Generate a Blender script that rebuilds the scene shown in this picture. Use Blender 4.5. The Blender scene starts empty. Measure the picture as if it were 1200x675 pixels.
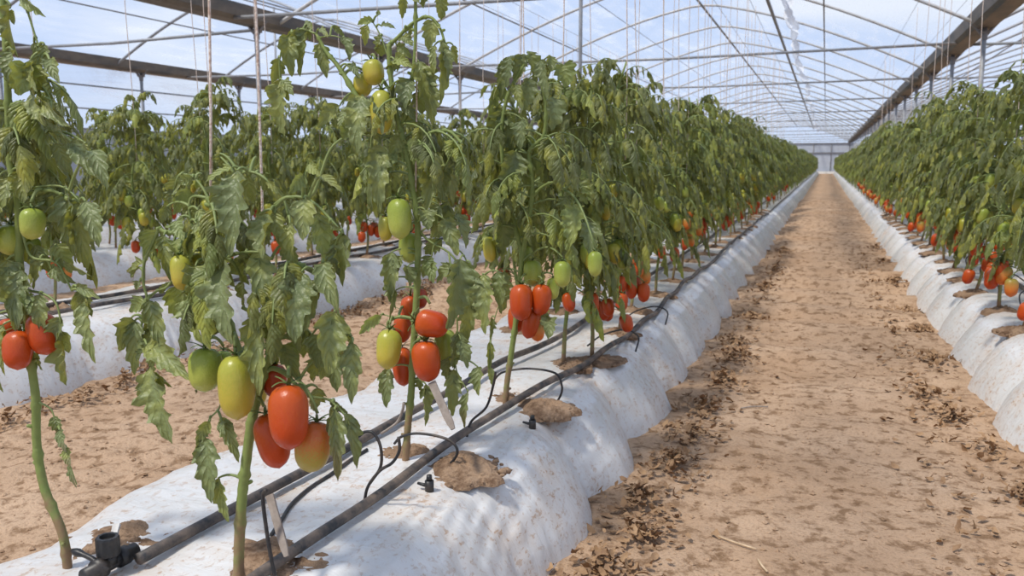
import bpy, math, random
import numpy as np
from mathutils import Vector, noise as mnoise

R = random.Random(7)
C = bpy.context.scene.collection
V = lambda *a: np.array(a, float)
DOWN = V(0, 0, -1.0)

# ------------------------------------------------------------------ camera
F, CX, CY, EYE = 1000.0, 600.0, 337.5, 0.9
TH = math.atan(146.5 / F); PS = math.atan(.368 * math.cos(TH))
FW = V(-math.sin(PS) * math.cos(TH), math.cos(PS) * math.cos(TH), -math.sin(TH))
RT = V(math.cos(PS), math.sin(PS), 0); UP = np.cross(RT, FW)
EYEP = V(0, 0, EYE)
def ray(x, y): return FW + RT * (x - CX) / F + UP * (CY - y) / F
def onY(x, y, Y):
    d = ray(x, y); return EYEP + d * (Y / d[1])
def onZ(x, y, z):
    d = ray(x, y); return EYEP + d * ((z - EYE) / d[2])
def proj(P):
    v = P - EYEP; w = v @ FW
    return CX + F * (v @ RT) / w, CY - F * (v @ UP) / w, w

cam = bpy.data.objects.new('camera', bpy.data.cameras.new('camera')); C.objects.link(cam)
cam.location = (0, 0, EYE); cam.rotation_euler = (math.pi / 2 - TH, 0, PS)
cam.data.sensor_width = 36; cam.data.lens = F * 36 / 1200
cam.data.dof.use_dof = True; cam.data.dof.focus_distance = 1.7; cam.data.dof.aperture_fstop = 9
cam.data.clip_end = 300
sc = bpy.context.scene; sc.camera = cam

# ------------------------------------------------------------------ helpers
def nrm(v):
    n = np.linalg.norm(v); return v / n if n > 1e-9 else v
ORD = ['first', 'second', 'third', 'fourth', 'fifth', 'sixth', 'seventh', 'eighth', 'ninth', 'tenth',
       'eleventh', 'twelfth', 'thirteenth', 'fourteenth', 'fifteenth', 'sixteenth', 'seventeenth', 'eighteenth', 'nineteenth', 'twentieth']

class MB:
    def __init__(s): s.v = []; s.f = []; s.m = []; s.uv = []; s.n = 0
    def add(s, verts, faces, mat=0, uvs=None):
        b = s.n
        s.v.append(np.asarray(verts, float).reshape(-1, 3)); k = len(s.v[-1]); s.n += k
        s.f += [tuple(i + b for i in f) for f in faces]
        s.m += [mat] * len(faces)
        s.uv.append(np.zeros((k, 2)) if uvs is None else np.asarray(uvs, float))
    def tube(s, pts, r, sides=6, mat=0, cap=True):
        pts = [np.asarray(p, float) for p in pts]; n = len(pts)
        if not hasattr(r, '__len__'): r = [r] * n
        vs = []; ref = None
        for i in range(n):
            d = nrm(pts[min(i + 1, n - 1)] - pts[max(i - 1, 0)])
            if ref is None:
                ref = V(0, 0, 1) if abs(d[2]) < .8 else V(1, 0, 0)
                ref = nrm(np.cross(d, ref))
            ref = nrm(ref - d * (ref @ d)); b = np.cross(d, ref)
            for k in range(sides):
                a = 2 * math.pi * k / sides
                vs.append(pts[i] + (ref * math.cos(a) + b * math.sin(a)) * r[i])
        fs = []
        for i in range(n - 1):
            for k in range(sides):
                a = i * sides + k; b2 = i * sides + (k + 1) % sides
                fs.append((a, b2, b2 + sides, a + sides))
        if cap:
            fs.append(tuple(range(sides - 1, -1, -1))); fs.append(tuple((n - 1) * sides + k for k in range(sides)))
        s.add(vs, fs, mat)
    def box(s, c, h, ax=None, mat=0):
        c = np.asarray(c, float); ax = ax or (V(1, 0, 0), V(0, 1, 0), V(0, 0, 1))
        vs = [c + ax[0] * h[0] * i + ax[1] * h[1] * j + ax[2] * h[2] * k for i in (-1, 1) for j in (-1, 1) for k in (-1, 1)]
        s.add(vs, [(0, 1, 3, 2), (4, 6, 7, 5), (0, 4, 5, 1), (2, 3, 7, 6), (0, 2, 6, 4), (1, 5, 7, 3)], mat)
    def grid(s, P, mat=0, uv=None):
        ny, nx = P.shape[:2]
        fs = [(j * nx + i, j * nx + i + 1, (j + 1) * nx + i + 1, (j + 1) * nx + i) for j in range(ny - 1) for i in range(nx - 1)]
        s.add(P.reshape(-1, 3), fs, mat, uv)
    def mesh(s, name, mats, smooth=True):
        me = bpy.data.meshes.new(name)
        v = np.concatenate(s.v)
        me.from_pydata(v.tolist(), [], s.f)
        for m in mats: me.materials.append(m)
        if len(mats) > 1: me.polygons.foreach_set('material_index', np.array(s.m, dtype=np.int32))
        uvl = me.uv_layers.new(name='uv'); uv = np.concatenate(s.uv)
        li = np.empty(len(me.loops), dtype=np.int32); me.loops.foreach_get('vertex_index', li)
        uvl.data.foreach_set('uv', uv[li].astype(np.float32).ravel())
        if smooth: me.polygons.foreach_set('use_smooth', np.ones(len(me.polygons), dtype=bool))
        me.update(); return me
    def build(s, name, mats, parent=None, smooth=True, origin=None):
        if not isinstance(mats, (list, tuple)): mats = [mats]
        if origin is not None: s.v = [v - np.asarray(origin) for v in s.v]
        return link(name, s.mesh(name, mats, smooth), parent, origin)

def link(name, me, parent=None, origin=None):
    o = bpy.data.objects.new(name, me); C.objects.link(o)
    if origin is not None: o.location = tuple(origin)
    if parent is not None: o.parent = parent
    return o
def tag(o, label=None, cat=None, group=None, kind=None):
    if label: o['label'] = label
    if cat: o['category'] = cat
    if group: o['group'] = group
    if kind: o['kind'] = kind
    return o
def empty(name, loc):
    o = bpy.data.objects.new(name, None); C.objects.link(o); o.location = tuple(loc); o.empty_display_size = .1
    return o
def catmull(P, n=6):
    P = [np.asarray(p, float) for p in P]
    if len(P) < 3: return [P[0] + (P[-1] - P[0]) * i / n for i in range(n + 1)]
    Q = [2 * P[0] - P[1]] + P + [2 * P[-1] - P[-2]]; out = []
    for i in range(1, len(Q) - 2):
        a, b, c, d = Q[i - 1:i + 3]
        for k in range(n):
            t = k / n
            out.append(.5 * ((2 * b) + (c - a) * t + (2 * a - 5 * b + 4 * c - d) * t * t + (3 * b - a - 3 * c + d) * t ** 3))
    out.append(Q[-2]); return out
def bez(a, b, c, n=6): return [a * (1 - t) ** 2 + 2 * b * t * (1 - t) + c * t * t for t in np.linspace(0, 1, n + 1)]
def ns(x, y, z=0.0): return mnoise.noise(Vector((x, y, z)))

# ------------------------------------------------------------------ materials
class NT:
    def __init__(s, name):
        s.m = bpy.data.materials.new(name); s.m.use_nodes = True; s.t = s.m.node_tree; s.t.nodes.clear()
        s.out = s.n('ShaderNodeOutputMaterial')
    def n(s, typ, **kw):
        x = s.t.nodes.new(typ)
        for k, v in kw.items():
            if hasattr(x, k) and k not in ('inputs',): setattr(x, k, v)
        return x
    def l(s, a, b): s.t.links.new(a, b)
    def val(s, sock, v):
        if isinstance(v, bpy.types.NodeSocket): s.l(v, sock)
        else: sock.default_value = v
    def noise(s, scale, detail=4, vec=None, rough=.55, dist=0):
        x = s.n('ShaderNodeTexNoise'); x.inputs['Scale'].default_value = scale; x.inputs['Detail'].default_value = detail
        x.inputs['Roughness'].default_value = rough; x.inputs['Distortion'].default_value = dist
        s.l(vec if vec is not None else s.obj(), x.inputs['Vector']); return x.outputs['Fac']
    def obj(s):
        if not hasattr(s, '_tc'): s._tc = s.n('ShaderNodeTexCoord')
        return s._tc.outputs['Object']
    def mapping(s, scale, vec=None):
        x = s.n('ShaderNodeMapping'); x.inputs['Scale'].default_value = scale; s.l(vec if vec is not None else s.obj(), x.inputs['Vector']); return x.outputs['Vector']
    def ramp(s, fac, stops):
        x = s.n('ShaderNodeValToRGB'); s.l(fac, x.inputs['Fac']); e = x.color_ramp.elements
        while len(e) < len(stops): e.new(.5)
        for k, (p, c) in enumerate(stops):
            e[k].position = p; e[k].color = tuple(c) + (1,) if hasattr(c, '__len__') else (c, c, c, 1)
        return x.outputs['Color']
    def mix(s, fac, a, b, mode='MIX'):
        x = s.n('ShaderNodeMix'); x.data_type = 'RGBA'; x.blend_type = mode
        s.val(x.inputs[0], fac)
        for k, v in ((6, a), (7, b)):
            s.val(x.inputs[k], v if isinstance(v, bpy.types.NodeSocket) else tuple(v) + (1,))
        return x.outputs[2]
    def math(s, op, a, b=0.0, c=0.0):
        x = s.n('ShaderNodeMath'); x.operation = op
        for k, v in enumerate((a, b, c)): s.val(x.inputs[k], v)
        return x.outputs[0]
    def bump(s, h, strength=.3, dist=.01, normal=None):
        x = s.n('ShaderNodeBump'); x.inputs['Strength'].default_value = strength; x.inputs['Distance'].default_value = dist
        s.l(h, x.inputs['Height'])
        if normal is not None: s.l(normal, x.inputs['Normal'])
        return x.outputs['Normal']
    def pbr(s, col, rough=.6, metal=0, normal=None, **kw):
        x = s.n('ShaderNodeBsdfPrincipled')
        s.val(x.inputs['Base Color'], col if isinstance(col, bpy.types.NodeSocket) else tuple(col) + (1,))
        s.val(x.inputs['Roughness'], rough); s.val(x.inputs['Metallic'], metal)
        if normal is not None: s.l(normal, x.inputs['Normal'])
        for k, v in kw.items(): s.val(x.inputs[k.replace('_', ' ')], v)
        return x.outputs['BSDF']
    def done(s, sh): s.l(sh, s.out.inputs['Surface']); return s.m
    def mixsh(s, f, a, b):
        x = s.n('ShaderNodeMixShader'); s.val(x.inputs[0], f); s.l(a, x.inputs[1]); s.l(b, x.inputs[2]); return x.outputs[0]

def m_soil(name, base, dark, light):
    t = NT(name)
    big = t.noise(2.2, 3); mid = t.noise(19, 5, rough=.65); fine = t.noise(120, 4, rough=.7)
    c = t.mix(t.ramp(big, [(.35, 0), (.65, 1)]), base, light)
    c = t.mix(t.ramp(mid, [(.38, 1), (.5, 0)]), c, dark)
    c = t.mix(t.math('MULTIPLY', t.ramp(fine, [(.35, 1), (.5, 0)]), .45), c, dark)
    h = t.math('ADD', mid, t.math('MULTIPLY', fine, .35))
    return t.done(t.pbr(c, .95, normal=t.bump(h, .75, .02), Specular_IOR_Level=.15))
M_soil = m_soil('dry_soil', (.42, .275, .172), (.24, .145, .082), (.52, .36, .24))
M_clod = m_soil('soil_clod', (.27, .175, .11), (.15, .09, .055), (.36, .245, .16))

def m_mulch():
    t = NT('mulch_film')
    n1 = t.noise(3.0, 4); fl = t.noise(1, 6, t.mapping((70, 45, 70)), .7, .4)
    patch = t.ramp(t.noise(5.5, 6, rough=.72), [(.47, 0), (.70, 1)])
    streak = t.noise(1, 5, t.mapping((6, 55, 6)), .6)
    c = t.mix(n1, (.57, .56, .545), (.68, .67, .655))
    c = t.mix(t.math('MULTIPLY', patch, .5), c, (.52, .38, .26))
    dirt = t.ramp(fl, [(.545, 0), (.60, 1)])
    c = t.mix(t.math('MULTIPLY', dirt, t.math('ADD', .34, t.math('MULTIPLY', patch, .65))), c, (.40, .24, .13))
    w = t.noise(1, 4, t.mapping((9, 22, 9)), .55, 1.2)
    nn = t.bump(t.math('ADD', w, t.math('MULTIPLY', t.noise(60, 3), .10)), .16, .02)
    return t.done(t.pbr(c, t.math('ADD', .28, t.math('MULTIPLY', patch, .35)), normal=nn, Specular_IOR_Level=.55))
M_mulch = m_mulch()

def m_leaf(name, dk, lt, yl, yamt, brown=0.0):
    t = NT(name)
    uv = t.n('ShaderNodeUVMap'); uv.uv_map = 'uv'
    sx = t.n('ShaderNodeSeparateXYZ'); t.l(uv.outputs['UV'], sx.inputs[0])
    u = t.math('ABSOLUTE', t.math('SUBTRACT', sx.outputs[0], .5)); v = sx.outputs[1]
    geo = t.n('ShaderNodeNewGeometry'); rnd = geo.outputs['Random Per Island']
    vein = t.math('ABSOLUTE', t.math('SINE', t.math('MULTIPLY', t.math('SUBTRACT', t.math('MULTIPLY', v, 1.0), t.math('MULTIPLY', u, .55)), 18.85)))
    veinm = t.ramp(vein, [(0, 1), (.16, 0)]); mid = t.ramp(u, [(0, 1), (.03, 0)])
    vm = t.math('MAXIMUM', t.math('MULTIPLY', veinm, .55), mid)
    c = t.mix(rnd, dk, lt)
    nz = t.noise(28, 3)
    ym = t.ramp(t.math('ADD', nz, t.math('MULTIPLY', t.math('SUBTRACT', rnd, .5), .22)), [(.56 - yamt, 0), (.72 - yamt, 1)])
    ym = t.math('MULTIPLY', ym, t.math('SUBTRACT', 1, t.math('MULTIPLY', veinm, .6)))
    c = t.mix(t.math('MULTIPLY', ym, .75), c, yl)
    c = t.mix(t.math('MULTIPLY', vm, .30), c, (.26, .33, .14))
    if brown: c = t.mix(t.math('MULTIPLY', t.ramp(t.math('ADD', v, t.math('MULTIPLY', nz, .5)), [(.75, 0), (1.1, 1)]), brown), c, (.16, .08, .04))
    c2 = t.mix(geo.outputs['Backfacing'], c, t.mix(.45, c, (.30, .38, .19)))
    h = t.math('ADD', t.math('MULTIPLY', t.math('POWER', vein, .6), .3), t.math('ADD', t.math('MULTIPLY', nz, .5), t.math('MULTIPLY', t.noise(150, 3), .45)))
    nn = t.bump(h, .8, .006)
    p = t.pbr(c2, .42, normal=nn, Specular_IOR_Level=.55, Sheen_Weight=.15, Sheen_Roughness=.4)
    tr = t.n('ShaderNodeBsdfTranslucent'); t.l(t.mix(.55, c, yl), tr.inputs['Color'])
    return t.done(t.mixsh(.33, p, tr.outputs[0]))
LEAF_A = ((.092, .116, .030), (.215, .235, .058), (.40, .39, .04))
M_leaf = m_leaf('tomato_leaf', *LEAF_A, .04)
M_leaf_pale = m_leaf('tomato_leaf_pale', (.17, .215, .055), (.26, .31, .07), (.42, .44, .06), .08)
M_leaf_dry = m_leaf('tomato_leaf_withered', *LEAF_A, .02, .95)

def m_stem():
    t = NT('tomato_stem')
    n = t.noise(26, 3); z = t.n('ShaderNodeSeparateXYZ'); t.l(t.obj(), z.inputs[0])
    low = t.math('SUBTRACT', 1, t.math('MULTIPLY', z.outputs[2], 4.2))
    br = t.ramp(t.math('ADD', t.math('MULTIPLY', low, .55), t.math('SUBTRACT', n, .45)), [(.22, 0), (.5, 1)])
    c = t.mix(t.noise(60, 2), (.155, .205, .055), (.25, .30, .09))
    c = t.mix(br, c, (.25, .155, .085))
    return t.done(t.pbr(c, .55, normal=t.bump(t.noise(90, 3), .4, .004), Specular_IOR_Level=.3))
M_stem = m_stem()
def m_simple(name, a, b, rough, scale=20, metal=0, bump=.2, spec=.4, dist=.004):
    t = NT(name); n = t.noise(scale, 4)
    return t.done(t.pbr(t.mix(t.ramp(n, [(.35, 0), (.65, 1)]), a, b), rough, metal, normal=t.bump(n, bump, dist), Specular_IOR_Level=spec))
M_petiole = m_simple('leaf_stalk', (.165, .215, .065), (.24, .29, .10), .55, 40)
M_calyx = m_simple('calyx_green', (.085, .13, .035), (.15, .20, .06), .6, 60)

def m_tomato(name, top, bot, mid=None, lo=.3, hi=.7):
    t = NT(name)
    uv = t.n('ShaderNodeUVMap'); uv.uv_map = 'uv'
    sx = t.n('ShaderNodeSeparateXYZ'); t.l(uv.outputs['UV'], sx.inputs[0])
    n = t.noise(24, 2)
    f = t.math('ADD', sx.outputs[1], t.math('MULTIPLY', t.math('SUBTRACT', n, .5), .7))
    st = [(lo, bot), (hi, top)]
    if mid: st = [(lo, bot), ((lo + hi) / 2, mid), (hi, top)]
    c = t.ramp(f, st)
    sp = t.ramp(t.noise(330, 1), [(.66, 0), (.72, 1)])
    c = t.mix(t.math('MULTIPLY', sp, .22), c, t.mix(.5, c, (.8, .7, .4)))
    return t.done(t.pbr(c, t.math('ADD', .24, t.math('MULTIPLY', t.noise(50, 3), .18)), normal=t.bump(t.noise(12, 2), .12, .006), Specular_IOR_Level=.38))
TOM = {
 'r': m_tomato('tomato_red', (.46, .070, .006), (.44, .048, .006)),
 'd': m_tomato('tomato_deep_red', (.36, .045, .006), (.33, .03, .006)),
 'o': m_tomato('tomato_turning', (.30, .24, .05), (.60, .14, .02), (.55, .22, .04), .25, .85),
 'p': m_tomato('tomato_orange_green', (.54, .13, .025), (.38, .30, .06), (.50, .20, .04), .25, .8),
 'y': m_tomato('tomato_yellow_green', (.34, .34, .04), (.46, .36, .05), None, .2, .8),
 'g': m_tomato('tomato_green', (.26, .32, .045), (.40, .42, .085), None, .1, .7),
}
TNAME = {'r': 'ripe red plum tomato', 'd': 'deep red plum tomato', 'o': 'plum tomato turning orange', 'p': 'orange plum tomato with green tint', 'y': 'yellowish green plum tomato', 'g': 'unripe green plum tomato'}

def m_dusty(name, base, dust, amt, rough=.6):
    t = NT(name); n = t.ramp(t.noise(14, 5, rough=.7), [(.5 - amt * .2, 0), (.75 - amt * .2, 1)])
    return t.done(t.pbr(t.mix(t.math('MULTIPLY', n, .55 + .3 * amt), base, dust), rough, normal=t.bump(t.noise(80, 3), .2, .003)))
M_pipe = m_dusty('black_drip_pipe', (.028, .029, .032), (.26, .19, .14), .5)
M_black = m_dusty('black_fitting', (.012, .012, .013), (.12, .09, .07), .1, .45)
M_tube = m_dusty('black_micro_tube', (.018, .018, .02), (.15, .11, .08), .2, .5)
M_galv = m_dusty('galvanised_steel', (.30, .31, .33), (.17, .16, .15), .3, .42)
M_dark = m_dusty('weathered_steel', (.20, .20, .21), (.22, .16, .12), .3, .5)
M_pale = m_dusty('pale_steel', (.50, .50, .50), (.34, .28, .22), .2, .45)
def m_gutter():
    t = NT('rusty_gutter')
    n = t.ramp(t.noise(1, 5, t.mapping((3, .9, 3)), .65), [(.40, 0), (.56, 1)])
    c = t.mix(n, (.085, .082, .08), t.mix(t.noise(9, 4), (.13, .10, .078), (.21, .175, .14)))
    return t.done(t.pbr(c, .6, .0, normal=t.bump(n, .1, .01)))
M_gutter = m_gutter()
M_string = m_simple('twine', (.78, .71, .64), (.50, .35, .27), .9, 240, bump=.6)
M_stake = m_simple('weathered_wood', (.34, .29, .25), (.22, .18, .15), .85, 45, bump=.5)
M_drylf = m_simple('dry_leaf', (.38, .235, .125), (.22, .125, .065), .8, 30, bump=.4)
M_straw = m_simple('straw', (.66, .50, .33), (.5, .36, .22), .8, 60)
M_sill = m_simple('white_sill', (.78, .78, .76), (.7, .7, .68), .6, 5)

def m_film(name, haze_lo, haze_hi, tint, col, scale=(1.1, .5, 1.1)):
    t = NT(name)
    n = t.noise(1, 5, t.mapping(scale), .6, 1.2)
    st = t.noise(1, 4, t.mapping((4.5, .35, 4.5)), .6, .8)
    h = t.ramp(t.math('ADD', t.math('MULTIPLY', n, .5), t.math('MULTIPLY', st, .5)), [(.40, haze_lo), (.52, haze_lo * .7 + haze_hi * .3), (.62, haze_hi)])
    tr = t.n('ShaderNodeBsdfTransparent'); tr.inputs['Color'].default_value = tuple(tint) + (1,)
    df = t.n('ShaderNodeBsdfDiffuse'); df.inputs['Color'].default_value = tuple(col) + (1,)
    tl = t.n('ShaderNodeBsdfTranslucent'); tl.inputs['Color'].default_value = tuple(col) + (1,)
    body = t.mixsh(.62, df.outputs[0], tl.outputs[0])
    return t.done(t.mixsh(h, tr.outputs[0], body))
M_film = m_film('greenhouse_film', .03, .44, (.955, .975, 1.0), (.80, .84, .92))
M_film_side = m_film('side_film', .30, .5, (.96, .97, 1.0), (.72, .76, .84), (.6, .6, 1.5))
M_curtain = m_simple('grey_curtain', (.46, .49, .55), (.38, .41, .47), .7, 2.5, bump=.3, dist=.03)
M_ragged = m_film('folded_film', .75, .92, (1, 1, 1), (.82, .84, .88), (6, 6, 6))

# ------------------------------------------------------------------ sky and sun
w = bpy.data.worlds.new('sky'); sc.world = w; w.use_nodes = True
nt = w.node_tree; nt.nodes.clear()
def wn(t): return nt.nodes.new(t)
out = wn('ShaderNodeOutputWorld'); bg = wn('ShaderNodeBackground'); tc = wn('ShaderNodeTexCoord')
mp = wn('ShaderNodeMapping'); mp.inputs['Scale'].default_value = (1.0, 1.0, 2.6); nt.links.new(tc.outputs['Generated'], mp.inputs['Vector'])
n1 = wn('ShaderNodeTexNoise'); n1.inputs['Scale'].default_value = 3.4; n1.inputs['Detail'].default_value = 5; n1.inputs['Distortion'].default_value = .6
nt.links.new(mp.outputs[0], n1.inputs['Vector'])
rp = wn('ShaderNodeValToRGB'); e = rp.color_ramp.elements
e[0].position = .46; e[0].color = (.47, .62, .93, 1); e[1].position = .70; e[1].color = (.95, .97, 1, 1)
nt.links.new(n1.outputs['Fac'], rp.inputs['Fac'])
sxyz = wn('ShaderNodeSeparateXYZ'); nt.links.new(tc.outputs['Generated'], sxyz.inputs[0])
hr = wn('ShaderNodeValToRGB'); e = hr.color_ramp.elements
e[0].position = 0.0; e[0].color = (.8, .8, .8, 1); e[1].position = .35; e[1].color = (0, 0, 0, 1)
nt.links.new(sxyz.outputs[2], hr.inputs['Fac'])
mx = wn('ShaderNodeMix'); mx.data_type = 'RGBA'; nt.links.new(hr.outputs[0], mx.inputs[0]); nt.links.new(rp.outputs[0], mx.inputs[6]); mx.inputs[7].default_value = (.72, .82, 1.0, 1)
nt.links.new(mx.outputs[2], bg.inputs['Color']); bg.inputs['Strength'].default_value = 1.0
nt.links.new(bg.outputs[0], out.inputs['Surface'])
sun = bpy.data.objects.new('sun', bpy.data.lights.new('sun', 'SUN')); C.objects.link(sun)
sun.data.energy = 4.1; sun.data.angle = math.radians(6); sun.data.color = (1.0, .93, .82)
sdir = nrm(V(-.42, -.60, 1.25))       # towards the sun: left, a little behind the camera
sun.rotation_euler = Vector(sdir.tolist()).to_track_quat('Z', 'Y').to_euler(); sun.location = (-6, -5, 14)

# ------------------------------------------------------------------ ground
def ground_z(x, y):
    m = 1.7 if x < -1.4 else 1.0
    z = .010 * ns(x * 2.1, y * 2.1, 3) + m * (.010 * ns(x * 7, y * 7, 1) + .0065 * ns(x * 19, y * 19, 5))
    if -2.9 < x < .8: z += .032 * math.sin(y * 9.4 + 1.2 * ns(x, y * .5, 9)) * min(1, max(0, (y - 2.8) / 3)) * (1 if y < 22 else 0)
    return z
xs = [-30, -20, -14, -9, -6, -4.2, -3.3] + list(np.arange(-2.85, .82, .024)) + [1.2, 2, 3, 4, 7, 12, 20, 30]
ys = [-6, -2, 0, .4] + list(np.arange(.7, 5.0, .022)) + list(np.arange(5.0, 9, .05)) + list(np.arange(9, 22, .09)) + list(np.arange(22, 84, 1.0)) + [95, 120]
P = np.array([[(x, y, ground_z(x, y) if y < 60 else 0) for x in xs] for y in ys])
b = MB(); b.grid(P); tag(b.build('floor', M_soil), kind='structure')

BEDZ = .22
def bed_prof(s):          # s in -1..1 across the bed: offset and height
    a = abs(s)
    pts = [(0, 0, .222), (.35, .17, .226), (.55, .27, .222), (.66, .325, .205), (.75, .37, .17), (.85, .42, .105), (.93, .455, .045), (1, .485, -.03)]
    for (a0, x0, z0), (a1, x1, z1) in zip(pts, pts[1:]):
        if a <= a1:
            t = (a - a0) / (a1 - a0); return math.copysign(x0 + (x1 - x0) * t, s), z0 + (z1 - z0) * t
    return math.copysign(.485, s), -.03
def bed_pt(xc, s, y, seed):
    dx, z = bed_prof(s); a = abs(s); sg = 1 if s > 0 else -1
    side = max(0, (a - .5) / .5)
    per = .58; ph = (y + .15 * ns(y * .9, seed, 2) + (.2 if sg > 0 else .05)) / per
    sc_ = abs(math.sin(math.pi * ph))                 # scalloped skirt
    dx += sg * side * (.060 * (sc_ - .6) + .022 * ns(y * 3.1, seed + sg, 4))
    z += (1 - side) * (.012 * ns(y * 2.2, s * 2, seed)) + side * (1 - side) * .11 * (sc_ - .5)
    # wrinkles running down the flank and across the top
    if y < 9:
        wr = 1 - abs(ns(y * 13 + 3 * s, s * 2.2, seed + 7)) * 2.2
        wr2 = 1 - abs(ns(y * 30 + 6 * s, s * 3, seed + 17)) * 2.4
        msk = max(0, ns(y * 2.7, s * 1.5, seed + 3) + .15) * 1.6; k = (.0035 + .009 * side) * msk
        z += k * max(0, wr) * (.5 + side) + .0035 * max(0, wr2) * (.4 + side)
        dx += sg * side * msk * (.008 * max(0, wr) + .004 * max(0, wr2))
    if seed == 11 and s > .4 and y < 6:                # short parallel stretch folds along the shoulder
        for cy_, cs_, sy_, ss_ in ((1.93, .60, .16, .10), (1.42, .62, .14, .12), (2.55, .62, .15, .10), (3.1, .6, .2, .1), (1.6, .80, .2, .1), (2.2, .82, .2, .1), (3.7, .62, .2, .1)):
            g_ = math.exp(-((y - cy_) / sy_) ** 2 - ((s - cs_) / ss_) ** 2)
            if g_ > .02: z += .003 * g_ * math.sin(s * 95 + (y - cy_) * 26 + 1.5 * ns(y * 5, s * 6, 2))
    z += .004 * ns(xc * 3 + dx * 9, y * 9, seed)
    return V(xc + dx, y, z)
def bed(xc, label, seed, y0, fine_to, group=None):
    S = list(np.linspace(-1, -.5, 15)) + list(np.linspace(-.45, .38, 15)) + list(np.linspace(.42, 1, 62 if seed == 11 else 16))
    Y = list(np.arange(y0, fine_to, .013)) + list(np.arange(fine_to, 14, .07)) + list(np.arange(14, 30, .15)) + list(np.arange(30, 76.5, .4))
    P = np.array([[bed_pt(xc, s, y, seed) for s in S] for y in Y])
    b = MB(); b.grid(P); o = b.build('plastic_mulch_sheet', M_mulch, origin=(xc, y0, 0)); tag(o, label, 'plastic sheet', group); return o
XB1, XR, XB2, XB3 = -1.0, 1.085, -3.28, -5.45
bed(XB1, 'white plastic mulch film over the front raised bed left of the path', 11, .75, 4.6)
bed(XR, 'white plastic mulch film over the raised bed right of the wide dirt path', 23, .5, 7)
bed(XB2, 'white plastic mulch film over the second bed left, behind the front plants', 31, 1.6, 4)
bed(XB3, 'white plastic mulch film over the third bed left, mostly hidden by plants', 41, 3, 3)
bed(-7.6, 'white plastic mulch film over the fourth bed left', 51, 4, 4)
bed(-9.9, 'white plastic mulch film over the fifth bed left', 61, 5, 5)
def bed_top(x, y, xc=XB1, seed=11):
    best = None
    for s in np.linspace(-1, 1, 81):
        p = bed_pt(xc, s, y, seed)
        if best is None or abs(p[0] - x) < abs(best[0] - x): best = p
    return best[2]

# ------------------------------------------------------------------ leaves
NT_ = 3
def leaflet(mb, pts, side, W, rng, cols=5, fold=.5, mat=0, rip=.22, lobes=True):
    """blade around the midrib points (n+1,3)"""
    pts = np.asarray(pts); n = len(pts) - 1
    d = np.gradient(pts, axis=0); d /= np.linalg.norm(d, axis=1)[:, None] + 1e-9
    s = side[None, :] - d * (d @ side)[:, None]; s /= np.linalg.norm(s, axis=1)[:, None] + 1e-9
    tw = rng.uniform(-.5, .5); t = np.linspace(0, 1, n + 1)
    N = np.cross(s, d); a = (tw * t)[:, None]
    s, N = s * np.cos(a) + N * np.sin(a), N * np.cos(a) - s * np.sin(a)
    prof = np.sin(np.pi * np.clip(t, 0, 1) ** .72) ** .75 * (1 - .18 * t) + .02
    prof[-1] = .02
    cc = np.linspace(-1, 1, cols); V_ = []; UV = []
    ph = [rng.uniform(0, 6.28), rng.uniform(0, 6.28)]
    L = np.linalg.norm(pts[-1] - pts[0]) + 1e-6
    off = [rng.randrange(3), rng.randrange(3)]; qa = .17 if n > 12 else (.10 if n > 5 else 0)
    tooth = (.80, .95, 1.10)
    for i in range(n + 1):
        for c in cc:
            sd = 0 if c < 0 else 1; a = abs(c); w_ = prof[i] * W / 2; fw = 0.
            if lobes and a > .9 and 0 < i < n:
                k = ((i // 2 if n > 18 else i) + off[sd]) % 3; w_ *= tooth[k]; fw = (.0, .02, .055)[k] * L * (1.2 - t[i])
            z = -fold * (a ** 1.6) * w_
            z += rip * a * w_ * (math.sin(i * 1.55 + ph[sd]) + .6 * math.sin(i * .7 + ph[1 - sd])) * (.4 + .6 * a) + (qa * w_ * (abs(math.sin(18.85 * (t[i] - .275 * a))) ** .7 - .6) * min(1, a * 2.2) * (1 - .3 * a))
            V_.append(pts[i] + s[i] * c * w_ + N[i] * z + d[i] * fw); UV.append((c * .5 + .5, t[i]))
    fs = [(i * cols + k, i * cols + k + 1, (i + 1) * cols + k + 1, (i + 1) * cols + k) for i in range(n) for k in range(cols - 1)]
    mb.add(V_, fs, mat, UV)

def droop_path(p, d, L, n, droop, rng, curl=0.):
    pts = [p]; d = nrm(d)
    for i in range(n):
        d = nrm(d + DOWN * droop / n * 1.6 + V(rng.uniform(-1, 1), rng.uniform(-1, 1), 0) * .06)
        if curl and i > n * .7: d = nrm(d + V(rng.uniform(-1, 1), rng.uniform(-1, 1), .3) * curl)
        p = p + d * L / n; pts.append(p)
    return pts

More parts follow.
